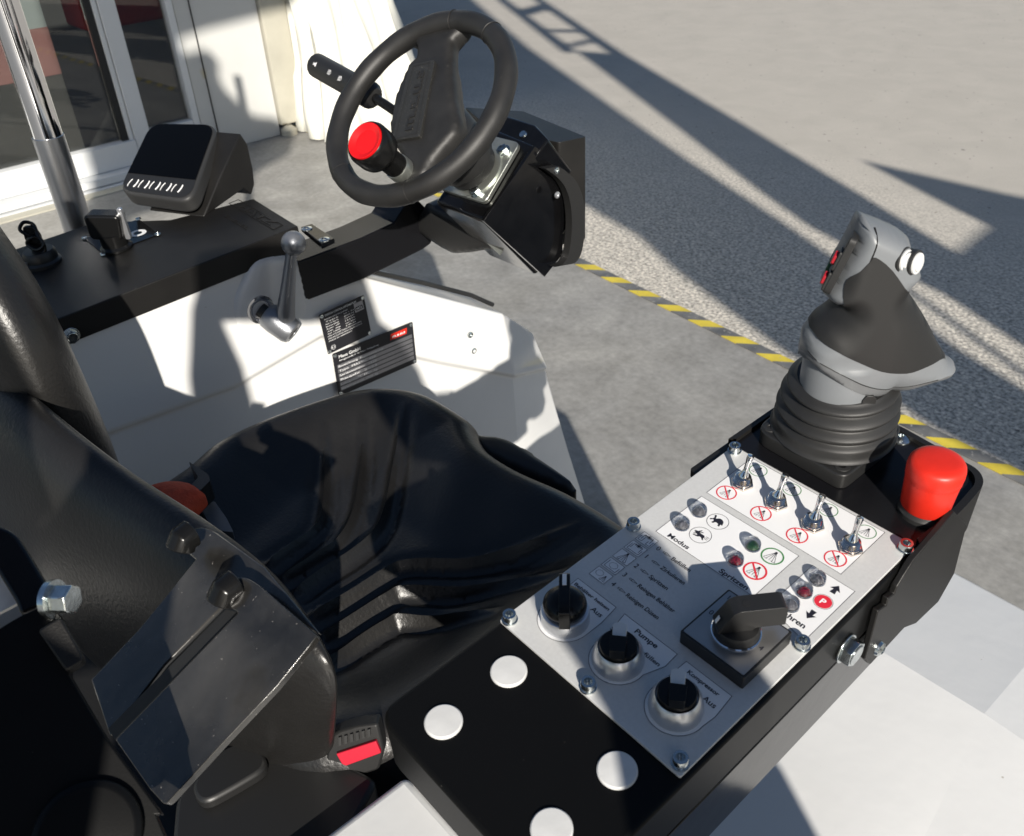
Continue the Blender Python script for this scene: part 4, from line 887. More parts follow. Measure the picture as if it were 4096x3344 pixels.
bm = B(); poly(bm, gf, rpoly([(.0175, .013), (.0245, .013), (.0225, .056), (.0165, .057)], .002, 3), -.0035, .0035); obj('pointer', bm, 'silver_sat', ls, bevel=.0008)
bm = B(); a0 = cu_(905, 880); ringf(bm, CF, a0[0], a0[1], .006, .012, .0022, 24); recalc_off('printed_mark', bm, 'white_print', ls)
# ignition key with a cord loop
ik = empty('ignition_switch', CF.p(*cu_(285, 1060)), car, label='black key switch with a corded key at the near end of the console')
f_ = CF.at(*cu_(285, 1068), 0); bm = B(); lathe(bm, f_, [(0, 0), (.0245, 0), (.0245, .004), (.0215, .007), (.0215, .016), (.019, .020), (0, .021)], 40); obj('socket', bm, 'black_plastic', ik)
kd = Frame(f_.p(0, 0, .02), gf.x, gf.y, gf.z)
bm = B(); poly(bm, kd, rpoly([(-.008, 0), (.008, 0), (.011, .020), (.006, .034), (-.008, .034), (-.011, .018)], .004, 4), -.003, .003); obj('key', bm, 'knob_black', ik, bevel=.001)
P = [kd.p(-.004, .030, .004), kd.p(-.016, .042, .006), kd.p(-.008, .054, .0), kd.p(.006, .048, -.004), kd.p(.012, .030, .004), kd.p(.020, .014, .010), kd.p(.006, .006, .014), kd.p(-.010, .016, .010), kd.p(.002, .028, .009), kd.p(.016, .022, .006), kd.p(.018, .0, .012), kd.p(-.008, -.006, .018), kd.p(-.012, -.014, .018)]
P = [kd.o + (q - kd.o) * .72 for q in P]
bm = B(); tube(bm, smooth_path(P, 6), .0024, 8); obj('cord', bm, 'knob_black', ik)
bm = B(); lathe(bm, Frame(kd.p(-.012, -.018, .019), kd.x, kd.z, kd.y), [(0, 0), (.0032, 0), (.0032, .008), (0, .008)], 12); obj('cord_clip', bm, 'brushed', ik)
# support arm from console to the column
AF = Frame(V((XC, yE, ztop(yE) - .004)), (0, 1, 0), (-1, 0, 0), (0, 0, 1))
def au(x, y, w=0): return AF.uv(f2p(x, y), w)
pa = [au(135, 1505), au(505, 1330), au(688, 1290), au(720, 1240), au(745, 1195), au(560, 1185), au(270, 1305), au(150, 1310)]
ab = empty('column_arm', AF.o, car)
def hxl(p, x): q = hx(p, x); return (q.y, q.z)
VF = Frame((XC + .002, 0, 0), (0, 1, 0), (0, 0, 1), (1, 0, 0))
pv = [hxl(f2p(x, y), XC + .002) for x, y in ((132, 1515), (690, 1292), (895, 1410), (855, 1440), (500, 1625), (172, 1800))]
topf = [hxl(f2p(x, y), XC + .002) for x, y in ((132, 1515), (505, 1375), (690, 1288), (752, 1190), (800, 1130), (960, 1290), (900, 1412), (855, 1445), (520, 1612), (172, 1745))]
bm = B(); poly(bm, VF, topf, -.062, 0); obj('beam', bm, 'black_powder_gloss', ab, bevel=.002)
bm = B(); w_ = 0
tb = [au(150, 1318, .004), au(215, 1298, .004), au(345, 1385, .004), au(270, 1418, .004)]
bm = B(); poly(bm, AF, tb, -.002, .0055); obj('joint_plate', bm, 'black_gloss', ab, bevel=.001)
for x, y in ((183, 1325), (285, 1388)):
    f_ = AF.at(*au(x, y, .0055), .0055); bm = B(); lathe(bm, f_, [(0, 0), (.0078, 0), (.0076, .0012), (.004, .0018), (.003, .0006), (0, .0006)], 28); obj('joint_screw', bm, 'zinc', ab)
# stalk
sa, sb, sc_ = V((-1.243, .695, H - .308)), V((-1.097, .695, H - .330)), V((-1.045, .70, H - .345))
zt = (sb - sa).normalized(); xt = V((0, -1, .25)); xt = (xt - zt * xt.dot(zt)).normalized(); SK = Frame(sa, xt, zt.cross(xt), zt); Lk = (sb - sa).length
stk = empty('control_stalk', sb, car, label='black steering column stalk with horn and light symbols')
bm = B(); lathe(bm, SK, [(0, -.001), (.0135, 0), (.0175, .004), (.0175, Lk - .038), (.0188, Lk - .036), (.0190, Lk - .007), (.0125, Lk + .003), (.009, Lk + .004), (0, Lk + .004)], 16); obj('stalk_grip', bm, 'black_plastic', stk, sharp=25)
bm = B(); tube(bm, [sb, sc_, V((-.97, .71, H - .375))], .0065, 14); obj('stalk_rod', bm, 'knob_black', stk)
# symbols: lie on a facet toward the camera
vw = (CAM - sa).normalized(); fx = zt; fz = (vw - fx * vw.dot(fx)).normalized(); fy = fz.cross(fx)
def sy(s_): return MMF(sa + fx * s_ * 1.13 + fz * .0177, fx, fy, fz)
g = sy(.020); bm = B()
flat(bm, g, [(-3.5, .6), (-1, 1.1), (3.2, 4), (3.2, -3.4), (-1, -1.1), (-3.5, -.6)], .2); line(bm, g, circ(-2.6, -.1, 1.7, 14), .6, .2, True); recalc_off('horn_symbol', bm, 'white_print', stk)
for s_, nm in ((.054, 'main_beam_symbol'), (.078, 'dipped_beam_symbol')):
    g = sy(s_); bm = B(); P = [(0, 3.2), (1.8, 2.6), (3, 0), (1.8, -2.6), (0, -3.2)]; line(bm, g, P, .7, .2, True)
    for k in range(5): line(bm, g, [(-1, 2.8 - k * 1.4), (-4.2, 2.8 - k * 1.4 - (1.2 if s_ > .06 else 0))], .6, .2)
    recalc_off(nm, bm, 'white_print', stk)
g = sy(Lk / 1.13 - .016); g.o = g.o + fz * .0012; bm = B()
for s_ in (1, -1): flat(bm, g, [(-.9, 2.2 * s_), (.9, 2.2 * s_), (.9, 4 * s_), (2, 4 * s_), (0, 6.6 * s_), (-2, 4 * s_), (-.9, 4 * s_)], .2)
line(bm, g, [(-2.6, 0), (2.6, 0)], .9, .2); recalc_off('indicator_symbol', bm, 'white_print', stk)
# clamping lever
f4 = lambda x, y: ((900 + x * .7052) / 1.92662, (800 + y * .7052) / 1.92662)
XL = XC + .035
lv = empty('clamping_lever', hx(f4(300, 720), XL), car, label='grey cast clamping lever with a ball end on the white panel')
p0 = hx(f4(345, 725), XL); p1 = hx(f4(345, 620), XL + .004); p2 = hx(f4(375, 320), XL + .012); p3 = hx(f4(388, 245), XL + .016)
bm = B(); tube(bm, [p0, p1, p1.lerp(p2, .5), p2, p3], [.013, .0125, .0095, .0078, .0075], 20); obj('arm', bm, 'cast_grey', lv)
bm = B(); bmesh.ops.create_uvsphere(bm, u_segments=32, v_segments=20, radius=.0165, matrix=Matrix.Translation(p3)); obj('ball', bm, 'cast_grey', lv)
hb = hx(f4(200, 620), XC + .004); ax_ = (p0 - hb).normalized(); hf = Frame(hb, ax_.orthogonal(), ax_.cross(ax_.orthogonal()), ax_); Lh = (p0 - hb).length
bm = B(); lathe(bm, hf, [(0, .010), (.0160, .010), (.0185, .014), (.0195, Lh * .6), (.0190, Lh + .006), (.0165, Lh + .012), (.010, Lh + .013), (.010, Lh + .008), (0, Lh + .008)], 36); obj('hub', bm, 'cast_grey', lv)
bm = B(); lathe(bm, hf, [(0, Lh + .006), (.0085, Lh + .006), (.0085, Lh + .0125), (.004, Lh + .0125), (.0038, Lh + .009), (0, Lh + .009)], 24); obj('hub_screw', bm, 'rubber', lv)
vf = Frame(hb, (0, 1, 0), (0, 0, 1), (1, 0, 0)); bm = B(); lathe(bm, vf, [(.012, -.002), (.021, -.002), (.0205, .002), (.013, .002), (.012, -.002)], 36); obj('washer', bm, 'chrome', lv)
bm = B(); lathe(bm, hf, [(0, 0), (.010, 0), (.010, .014), (0, .014)], 24); obj('spindle', bm, 'rubber', lv)
# ================================================================== white bodywork
def lf_(p, x): q = hx(p, x); return (q.y, q.z)
body = empty('bodywork', V((XC - .2, .6, .7)), car, label='white painted sheet metal bodywork')
# left flank: upper facet, crease, lower facet
xb = XC - .004
top_l = [(-.3, H - .545), hxl((60, 740), xb), hxl((130, 712), xb), hxl((585, 525), xb), hxl((640, 600), xb), hxl((760, 578), xb), hxl((1045, 652), xb), (*hxl((1105, 690), xb - .10), -.10)]
crease = [(-.3, H - .655), hxl((120, 935), xb), hxl((205, 895), xb), hxl((480, 795), xb), hxl((660, 690), xb), hxl((900, 745), xb), hxl((1060, 775), xb), (*hxl((1128, 760), xb - .10), -.10)]
low_l = [(-.3, H - 1.30)] + [(c[0], H - 1.30) for c in crease[1:-1]] + [(*hxl((1212, 1080), xb - .10), -.10)]
def P3(q, dx): return V((xb + dx + (q[2] if len(q) > 2 else 0), q[0], q[1]))
bm = B(); rows = []
rows.append([P3(q, -.13) for q in top_l]); rows.append([P3(q, 0) for q in top_l])
rows.append([P3(a_, .006) .lerp(P3(b_, .010), .5) for a_, b_ in zip(top_l, crease)])
rows.append([P3(q, .014) for q in crease]); rows.append([P3((q[0], q[1] - .007, *q[2:]), .004) for q in crease]); rows.append([P3((q[0], q[1] - .016, *q[2:]), .006) for q in crease])
rows.append([P3((a_[0] * .5 + b_[0] * .5, a_[1] * .5 + b_[1] * .5, *a_[2:]), .012) for a_, b_ in zip(crease, low_l)]); rows.append([P3(q, .03) for q in low_l]); rows.append([P3(q, -.13) for q in low_l])
loft(bm, rows, closed=False)
vs = [r[-1] for r in rows]; bm.faces.new([bm.verts.new(p) for p in vs])
bmesh.ops.remove_doubles(bm, verts=bm.verts, dist=1e-5)
obj('left_flank', bm, 'white_paint', body, bevel=.006, seg=3, sharp=25)
# raised boss behind the clamping lever
bs = [hxl(f4(*p), xb) for p in ((150, 330), (330, 300), (400, 320), (440, 460), (475, 640), (480, 735), (440, 775), (250, 850), (60, 940), (20, 600))]
bm = B(); dboss = dome(.02, .006); inflate(bm, Frame((xb + .002, 0, 0), (0, 1, 0), (0, 0, 1), (1, 0, 0)), rpoly(bs, .02, 4), .006, lambda d, u, v: .001 + dboss(d), lambda d, u, v: -.006); obj('lever_boss', bm, 'white_paint', body, sharp=80)
# rubber edged ledge on the flank top
rl = [hxl(p, xb) for p in ((762, 574), (900, 603), (1000, 628), (1046, 648))]
bm = B(); tube(bm, [V((xb - .030, q[0] + .0, q[1] + .004)) for q in rl], .004, 8); obj('edge_seal', bm, 'rubber', body)
for x, y in ((976, 695), (983, 728)):
    p = hx((x, y), xb + .009); f_ = Frame(p, (0, 1, 0), (0, 0, 1), (1, 0, 0)); bm = B(); lathe(bm, f_, [(0, 0), (.006, 0), (.0055, .002), (.003, .003), (.0028, .001), (0, .001)], 24); obj('flank_screw', bm, 'zinc', body, org=p)
# right hand wing below the armrest
ZR = H - .60
yc = hz((1860, 1370), ZR).y; kx_ = hz((2045, 1480), ZR).x; zf = ZR - .034
fy = hz((2060, 1220), zf).y
y_d = hz((2126, 1440), ZR - .02).y
Pm = lambda x, y, z: V((x, y, z))
yr = .192
bm = B()
xe = hz((2126, 1262), zf).x + .03; c1_, c2_, c3_ = (.06, -.6, ZR - .030), (.06, fy - .16, ZR - .030), (xe, fy, zf - .004)
k1_, k2_, k3_ = (kx_ - .19, -.6, ZR), (kx_ - .042, .30, ZR), (kx_, yc, ZR)
dn = lambda t: (t[0], t[1], ZR - .6)
faces = [[(-.378, -.6, ZR), k1_, k2_, k3_, (-.30, yc, ZR), (-.30, yr, ZR), (-.378, yr, ZR)],
         [(-.30, yc, ZR), k3_, c3_, (-.30, fy, zf)], [k3_, c2_, c3_], [k3_, c1_, c2_], [k3_, k2_, c1_], [k2_, k1_, c1_],
         [(-.30, fy, zf), c3_, dn(c3_), (-.30, fy, ZR - .6)], [c3_, c2_, dn(c2_), dn(c3_)], [c2_, c1_, dn(c1_), dn(c2_)],
         [(-.30, yr, ZR), (-.30, yc, ZR), (-.30, fy, zf), (-.30, fy, ZR - .6), (-.30, yr, ZR - .6)],
         [(-.378, yr, ZR), (-.30, yr, ZR), (-.30, yr, ZR - .6), (-.378, yr, ZR - .6)], [(-.378, -.6, ZR), (-.378, yr, ZR), (-.378, yr, ZR - .6), (-.378, -.6, ZR - .6)]]
for f in faces: bm.faces.new([bm.verts.new(p) for p in f])
bmesh.ops.remove_doubles(bm, verts=bm.verts, dist=1e-5); obj('right_wing', bm, 'white_paint', body, bevel=.007, seg=4, sharp=6)
bm = B(); poly(bm, Frame((0, 0, 0), (1, 0, 0), (0, 1, 0), (0, 0, 1)), rect(-.372, yr + .001, -.302, yr + .022), ZR - .5, ZR + .012); obj('wing_upstand', bm, 'white_paint', body, bevel=.004)
# type plates
PLF = Frame((xb + .0145, 0, 0), (0, 1, 0), (0, 0, 1), (1, 0, 0))
def gp4(x, y): return ((1200 + x * .3761) / 1.92662, (1100 + y * .3761) / 1.92662)
def plate(crn, nm):
    c = [hx(gp4(*q), xb + .0155) for q in crn]; ux = ((c[1] - c[0]) + (c[2] - c[3])).normalized(); uy = ((c[0] - c[3]) + (c[1] - c[2])).normalized()
    n_ = ux.cross(uy).normalized(); o_ = c[3]; Wp = ((c[1] - c[0]).length + (c[2] - c[3]).length) / 2; Hp = ((c[0] - c[3]).length + (c[1] - c[2]).length) / 2
    return Frame(o_, ux, n_.cross(ux), n_), Wp, Hp
# small engine plate
fr, Wp, Hp = plate([(175, 435), (650, 225), (760, 620), (300, 845)], '')
tp1 = empty('emission_plate', fr.o, car, label='small black data plate riveted to the white flank, with a pale square in its corner')
bm = B(); poly(bm, fr, rpoly(rect(0, 0, Wp, Hp), .002, 3), -.0008, .0004); obj('plate', bm, 'label_black', tp1)
fmm = MMF(fr.o + fr.z * .0004, fr.x, fr.y, fr.z); wm, hm = Wp * 1000, Hp * 1000
bm = B(); textm(bm, 'EMISSION CONTROL INFORMATION', fmm, 9, hm - 6.2, .1, 3.0, wm - 24, 'L', .01); recalc_off('heading', bm, 'white_print', tp1)
random.seed(3); k = 0
lines = ['THIS ENGINE COMPLIES WITH STANDARDS', 'Type', 'Model  1D  Engine No.', 'Family', 'Power  kW', 'Adv.  deg', 'Fuel  DIESEL', 'REFER TO OWNERS MANUAL FOR MAINTENANCE', 'SPECIFICATIONS AND ADJUSTMENTS', 'MADE IN GERMANY']
for i, s_ in enumerate(lines):
    bm = B(); textm(bm, s_, fmm, 6 + (0 if i in (0, 7, 8, 9) else 1), hm - 12 - i * 4.1, .1, 1.9, (wm - 12) * (.9 if i in (7, 8) else .62 if i in (0, 9) else .34)); 
    if 0 < i < 7: textm(bm, ['0.0 +- 0.1', 'g/kWh 2.6', 'cm3 667', '12345', 'rpm 3000', '10.0'][i - 1], fmm, wm * .5, hm - 12 - i * 4.1, .1, 1.9, wm * .22)
    bm_ = bm; recalc_off('small_print', bm_, 'white_print', tp1)
bm = B(); flat(bm, fmm, rect(wm - 20, hm - 22, wm - 4, hm - 7), .1); recalc_off('pale_field', bm, 'label_silver', tp1)
bm = B(); poly(bm, fmm, rpoly(rect(wm - 18.5, hm - 19.5, wm - 5.5, hm - 13.5), 1.5, 3), .1, .2); textm(bm, 'HATZ', fmm, wm - 17, hm - 18, .25, 3, 10, 'L', .01, 1); recalc_off('maker_mark', bm, ['ink', 'white_print'], tp1)
bm = B(); ringf(bm, fmm, 11, 8, 3.4, 3.9, .1, 24); textm(bm, 'E1', fmm, 8.6, 6.4, .1, 3.2, 4.6); recalc_off('approval_mark', bm, 'white_print', tp1)
for u, v in ((3.5, hm - 3.5), (wm - 3.5, hm - 3.5), (wm - 3.5, 3.5), (3.5, 3.5)):
    f_ = Frame(fmm.p(u, v, 0), fr.x, fr.y, fr.z); bm = B(); lathe(bm, f_, [(0, 0), (.0032, 0), (.0028, .0012), (.0012, .0016), (0, .0008)], 18); obj('rivet', bm, 'zinc', tp1, org=f_.o)
# large maker plate
fr, Wp, Hp = plate([(318, 910), (1145, 522), (1262, 965), (415, 1290)], '')
tp2 = empty('maker_plate', fr.o, car, label='larger maker plate with silver rows and a red mark at its top corner')
bm = B(); poly(bm, fr, rpoly(rect(0, 0, Wp, Hp), .002, 3), -.0008, .0004); obj('plate', bm, 'label_black', tp2)
fmm = MMF(fr.o + fr.z * .0004, fr.x, fr.y, fr.z); wm, hm = Wp * 1000, Hp * 1000
bm = B(); textm(bm, 'Maus GmbH', fmm, 10, hm - 11, .1, 5.2, 39, 'L', .01); recalc_off('company_name', bm, 'white_print', tp2)
bm = B(); textm(bm, 'Röntgenstraße 2 · D-76661 Philippsburg', fmm, 10, hm - 16, .1, 2.4, 72, 'L', .005); recalc_off('address', bm, 'white_print', tp2)
rh = (hm - 18 - 10) / 6
for i, s_ in enumerate(['Bezeichnung  Fugensanierung', 'Type  MASTIC 450', 'Seriennummer  1523', 'Baujahr  2023', 'Leergewicht  1950  kg', 'Gesamtgewicht  2500  kg']):
    v = hm - 19.5 - (i + 1) * rh; bm = B(); flat(bm, fmm, rect(5, v, wm - 4, v + rh * .80), .1); recalc_off('silver_row', bm, 'label_silver', tp2)
    bm = B(); textm(bm, s_, fmm, 7, v + rh * .18, .2, rh * .42, wm * (.55 if i == 0 else .45)); recalc_off('row_lettering', bm, 'white_print', tp2)
bm = B(); poly(bm, fmm, [(wm - 46, hm - 16), (wm - 14, hm - 16), (wm - 12, hm - 6), (wm - 44, hm - 6)], .05, .3); textm(bm, 'm.a.u.s', fmm, wm - 42, hm - 13.2, .35, 4.4, 26, 'L', .03, 1, .25); recalc_off('red_mark', bm, ['red', 'white_print'], tp2)
for u, v in ((4, hm - 4), (wm - 4, hm - 4), (wm - 4, 4), (4, 4)):
    f_ = Frame(fmm.p(u, v, 0), fr.x, fr.y, fr.z); bm = B(); lathe(bm, f_, [(0, 0), (.0032, 0), (.0028, .0012), (.0012, .0016), (0, .0008)], 18); obj('rivet', bm, 'zinc', tp2, org=f_.o)
# ================================================================== seat
seat = empty('driver_seat', V((-.65, .33, H - .66)), car, label='black vinyl driver seat with curved piping in the cushion')
zs = H - .60
so_ = [(-.872, .235), (-.893, .279), (-.898, .325), (-.892, .387), (-.876, .447), (-.842, .495), (-.802, .518), (-.750, .523), (-.712, .520), (-.690, .508), (-.655, .497), (-.600, .499), (-.540, .510), (-.480, .513), (-.440, .506), (-.405, .47), (-.392, .40), (-.392, .28), (-.41, .18), (-.47, .12), (-.62, .09), (-.80, .11), (-.85, .16)]
so2 = [(p.x, p.y) for p in smooth_path(so_, 4, True)]
def grow_(x, y):
    k = max(0, min(1, (y - .25) / .22)); l = max(0, min(1, (-.74 - x) / .12)); return (x - .012 * l, y + .020 * k)
so2 = [grow_(*p_) for p_ in so2]
g3 = lambda x, y: (259.5 + .488 * x, 778.6 + .488 * y)
ridges = [[(858, 265), (850, 420), (838, 570), (800, 650), (700, 722), (590, 800)], [(1018, 225), (1000, 400), (970, 580), (905, 700), (800, 770), (640, 868)], [(1196, 195), (1150, 380), (1105, 560), (1060, 660), (960, 750), (830, 835), (700, 935)],
          [(1950, 725), (1700, 765), (1450, 782), (1200, 792), (1105, 825), (950, 920), (760, 1030)], [(1900, 898), (1500, 903), (1200, 902), (1110, 935), (950, 1030), (800, 1120)], [(1600, 1050), (1400, 1042), (1180, 1022), (1110, 1048), (960, 1145), (820, 1265)]]
RD = []
for r in ridges:
    pts_ = [hz(g3(*p), H - .632) for p in r]; sp = smooth_path([(p.x, p.y) for p in pts_], 5); RD.append([V((p.x, p.y)) for p in sp])
def seg_d(p, path):
    best = 1e9; bs_ = 0; L_ = len(path)
    for i in range(L_ - 1):
        a = path[i]; ab = path[i + 1] - a; t = max(0, min(1, (p - a).dot(ab) / max(ab.length_squared, 1e-12))); q = a + ab * t; d = (p - q).length
        if d < best: best = d; bs_ = (1 if ab.x * (p.y - a.y) - ab.y * (p.x - a.x) > 0 else -1); tt = (i + t) / (L_ - 1)
    return best * bs_, tt
def sstep(x): x = max(0, min(1, x)); return x * x * (3 - 2 * x)
rollS = dome(.035, .045)
def seat_z(d, x, y):
    z = -.045 + rollS(d); z -= .040 * sstep((d - .03) / .11)
    p = V((x, y))
    if d > .02:
        for path in RD:
            s_, t_ = seg_d(p, path); e_ = min(1, t_ * 5, (1 - t_) * 12 + .15) * min(1, (d - .02) / .03)
            if abs(s_) < .04: z += e_ * (.0105 * math.exp(-(s_ / .0042) ** 2) - .0050 * math.exp(-((s_ - .011) / .006) ** 2) - .0030 * math.exp(-((s_ + .011) / .007) ** 2))
    z += .0012 * math.sin(x * 60 + y * 33) * sstep(d / .05)
    return z
SF0 = Frame((0, 0, zs), (1, 0, 0), (0, 1, 0), (0, 0, 1))
bm = B(); 
CUTS = []
for path in RD:
    for off in (0, .0045, -.0045, .010, -.009):
        c = []
        for i_ in range(len(path)):
            t_ = path[min(i_ + 1, len(path) - 1)] - path[max(i_ - 1, 0)]; t_.normalize(); c.append((path[i_].x - t_.y * off, path[i_].y + t_.x * off))
        CUTS.append(c)
inflate(bm, SF0, so2, .0050, seat_z, lambda d, u, v: -.11, cuts=CUTS); obj('cushion', bm, 'vinyl', seat, sharp=80)
# piping / skirt below
bm = B(); poly(bm, SF0, [(a_ * .985 - .01, b_ * .98 + .005) for a_, b_ in so2[::3]], -.15, -.112); obj('seat_pan', bm, 'black_plastic', seat)
bm = B(); poly(bm, SF0, rect(-.93, -.3, -.385, .44), -.62, -.16); obj('seat_base', bm, 'black_plastic', seat, bevel=.01)
# backrest, seen from behind: curved slab
bt = [(655, 1315, .160), (560, 1228, .157), (480, 1155, .152), (380, 1078, .142), (250, 998, .128), (140, 915, .113), (60, 848, .104), (0, 795, .098), (-90, 715, .09)]
prof = [(.034, -.20), (.034, -.10), (.033, -.03), (.029, -.007), (.020, .0), (.006, -.0035), (-.006, -.012), (-.020, -.032), (-.034, -.07), (-.046, -.14), (-.052, -.26)]
rings = []
for i, (x, y, yy) in enumerate(bt):
    p = hy((x, y), yy); sh = 0 if i else .35
    row = []
    for (a_, b_) in prof:
        k = 1 if i else .55
        q = p + V((b_ * (.35, .30, .22, .12)[i] if i < 4 else 0, (a_ - .012) * k, b_))
        if i == 0: q += V((-.0, 0, -.02))
        row.append(q)
    rings.append(row)
rr0 = []
for q in rings[0]: rr0.append(V((q.x + .012, rings[0][4].y + (q.y - rings[0][4].y) * .2, q.z - .02)))
rings.insert(0, rr0)
bm = B(); loft(bm, rings); o = obj('backrest', bm, 'vinyl', seat, sharp=180); m_ = o.modifiers.new('sub', 'SUBSURF'); m_.levels = m_.render_levels = 3
# side bolster rising on the far side of the backrest
cb = [(-.95, .10, -.20), (-.93, .112, -.29), (-.885, .122, -.36), (-.868, .128, -.43), (-.862, .135, -.52), (-.862, .14, -.62)]
rings = []
for i, (x, y, z) in enumerate(cb):
    r_ = [.05, .068, .072, .066, .06, .05][i]
    rings.append([V((x, y, z + H)) + V((1, .15, 0)) * r_ * math.cos(t * math.pi / 8) * (1 + .12 * math.cos(2 * t * math.pi / 8 + i * .5)) + V((-.15, 1, .15)) * r_ * .62 * math.sin(t * math.pi / 8) for t in range(16)])
bm = B(); loft(bm, rings); o = obj('side_bolster', bm, 'vinyl', seat, sharp=180); m_ = o.modifiers.new('sub', 'SUBSURF'); m_.levels = m_.render_levels = 3
# lap belt
bl_ = [hz(p, H - .57) for p in ((285, 1012), (305, 1000), (340, 990), (372, 989), (402, 995), (420, 1008), (424, 1018), (383, 1060), (340, 1080), (290, 1060))]
bt_ = empty('seat_belt', bl_[3], car, label='red lap belt webbing with a black fitting beside the cushion')
bm = B(); BF = Frame((0, 0, H - .585), (1, 0, 0), (0, 1, 0), (0, 0, 1)); P = [(p.x, p.y) for p in bl_]
bm = B(); dbt = dome(.03, .016); inflate(bm, BF, rpoly(P, .006, 3), .004, lambda d, u, v: .004 + dbt(d), lambda d, u, v: -.004); obj('webbing', bm, 'belt', bt_, sharp=70)
bm = B(); P = [BF.uv(q, -.006) for q in ((400, 985), (440, 1012), (445, 1025), (395, 1075), (378, 1066), (420, 1018))]; poly(bm, BF, rpoly(P, .003), -.012, .012); obj('belt_fitting', bm, 'black_plastic', bt_, bevel=.002)
bm = B(); P = [BF.uv(q, -.02) for q in ((415, 1050), (445, 1040), (470, 1075), (485, 1105), (440, 1100))]; poly(bm, BF, rpoly(P, .003), -.03, -.02); obj('belt_anchor', bm, 'grey_dark', bt_, bevel=.002)
# dark hand rail at the front of the seat
bm = B(); RFr = Frame((0, 0, H - .645), (1, 0, 0), (0, 1, 0), (0, 0, 1)); P = [RFr.uv(q) for q in ((975, 905), (1003, 914), (1038, 917), (1080, 933), (1135, 968), (1182, 1003), (1196, 1020), (1165, 1016), (1080, 985), (990, 945))]
bm = B(); drl = dome(.016, .014); inflate(bm, RFr, [(p.x, p.y) for p in smooth_path(P, 4, True)], .006, lambda d, u, v: drl(d), lambda d, u, v: -.03); obj('slide_cover', bm, 'black_plastic', seat, sharp=70)
p = hz((1041, 941), H - .636); bm = B(); lathe(bm, Frame(p, (1, 0, 0), (0, 1, 0), (0, 0, 1)), [(0, 0), (.0055, 0), (.005, .002), (.002, .003), (.0018, .001), (0, .001)], 20); obj('cover_screw', bm, 'zinc', seat, org=p)
# buckle with red press key
bk0 = hz((742, 1545), H - .60); KF_ = Frame(bk0, V((.80, .60, 0)), V((-.45, .60, .66)), V((.80, .60, 0)).cross(V((-.45, .60, .66))))
KF_ = Frame(bk0, E1, V((-.25, .28, .92)), E1.cross(V((-.25, .28, .92))))
bk = empty('belt_buckle', bk0, car, label='black seat belt buckle with a red press key by the arm pad')
def kq(pts): return [KF_.uv(((1100 + x * .8463) / 1.92662, (2500 + y * .8463) / 1.92662)) for x, y in pts]
bm = B(); poly(bm, KF_, rpoly(kq([(255, 525), (290, 500), (380, 478), (480, 470), (520, 600), (500, 690), (270, 755), (235, 700)]), .003), -.016, 0); obj('shell', bm, 'black_plastic', bk, bevel=.002)
bm = B(); poly(bm, KF_, rpoly(kq([(295, 592), (480, 540), (508, 598), (345, 650), (325, 640)]), .001), 0, .004); obj('press_key', bm, 'buckle_red', bk, bevel=.001)
bm = B()
for i in range(6): x = 300 + i * 27; flat_ = kq([(x, 520 - i * 6), (x + 13, 517 - i * 6), (x + 17, 556 - i * 7), (x + 4, 560 - i * 7)]); poly(bm, KF_, flat_, 0, .0025)
obj('grille', bm, 'rubber', bk)
# ================================================================== black steel bracket behind the seat
NB = V((.10, -.48, .87)).normalized(); BO = V((-.320, .125, H - .353))
def b5(x, y): return (x * .4616, 934.3 + y * .4616)
BF1 = Frame(BO, (1, 0, 0), NB.cross(V((1, 0, 0))), NB)
def bq(pts, w=0): return [BF1.uv(b5(*p), w) for p in pts]
br = empty('seat_bracket', BO, car, label='glossy black steel bracket bolted to the rear of the seat')
bm = B(); P = rpoly(bq([(1045, 715), (990, 680), (955, 650), (958, 600), (1000, 560), (1060, 545), (1120, 578), (1425, 835), (1390, 885), (1240, 1070), (1010, 1310), (740, 1600), (660, 1520), (480, 1290)]), [.002, .001, .002, .006, .008, .006, .004, .002, .002, 0, 0, .003, 0, 0], 4); poly(bm, BF1, P, -.005, 0); obj('lower_plate', bm, 'bracket_black', br, bevel=.0022, seg=3)
bm = B(); poly(bm, BF1, rpoly(bq([(735, 385), (745, 340), (830, 298), (900, 325), (1160, 510), (1440, 832), (1250, 720), (960, 690), (700, 950), (450, 1280), (340, 1010), (560, 780), (820, 460)], -.014), [.004, .004, .006, .004, 0, 0, 0, 0, 0, 0, 0, 0, 0], 4), -.018, -.014); obj('upper_plate', bm, 'bracket_black', br, bevel=.0012)
bm = B(); poly(bm, BF1, bq([(985, 700), (1045, 715), (480, 1290), (440, 1240)], -.006), -.02, -.006); obj('slot_wall', bm, 'seal', br)
# rounded hinge lugs
for a_, b_ in (((745, 400), (800, 330)), ((958, 660), (1030, 575))):
    p, q = [BF1.p(*BF1.uv(b5(*t)), 0) for t in (a_, b_)]; bm = B(); tube(bm, [p, p.lerp(q, .5) + BF1.z * .003, q], .009, 18); obj('hinge_lug', bm, 'knob_black', br, bevel=.001)
BO2 = V((-.30, .085, H - .34)); NB2 = (CAM - BO2).normalized() * .75 + V((.2, 0, .45)); NB2.normalize()
BF2 = Frame(BO2, V((1, 0, 0)) - NB2 * NB2.x, NB2.cross(V((1, 0, 0)) - NB2 * NB2.x), NB2)
def bq2(pts, w=0): return [BF2.uv(b5(*p), w) for p in pts]
bm = B(); poly(bm, BF2, rpoly(bq2([(-60, 830), (0, 800), (90, 745), (190, 700), (250, 715), (285, 760), (300, 810), (310, 1010), (480, 1300), (730, 1640), (700, 1640), (770, 1800), (-60, 1800)]), [0, 0, .01, .01, .01, .006, 0, 0, 0, 0, 0, 0, 0], 4), -.012, 0); obj('main_plate', bm, 'pad_black', br, bevel=.003, seg=3)
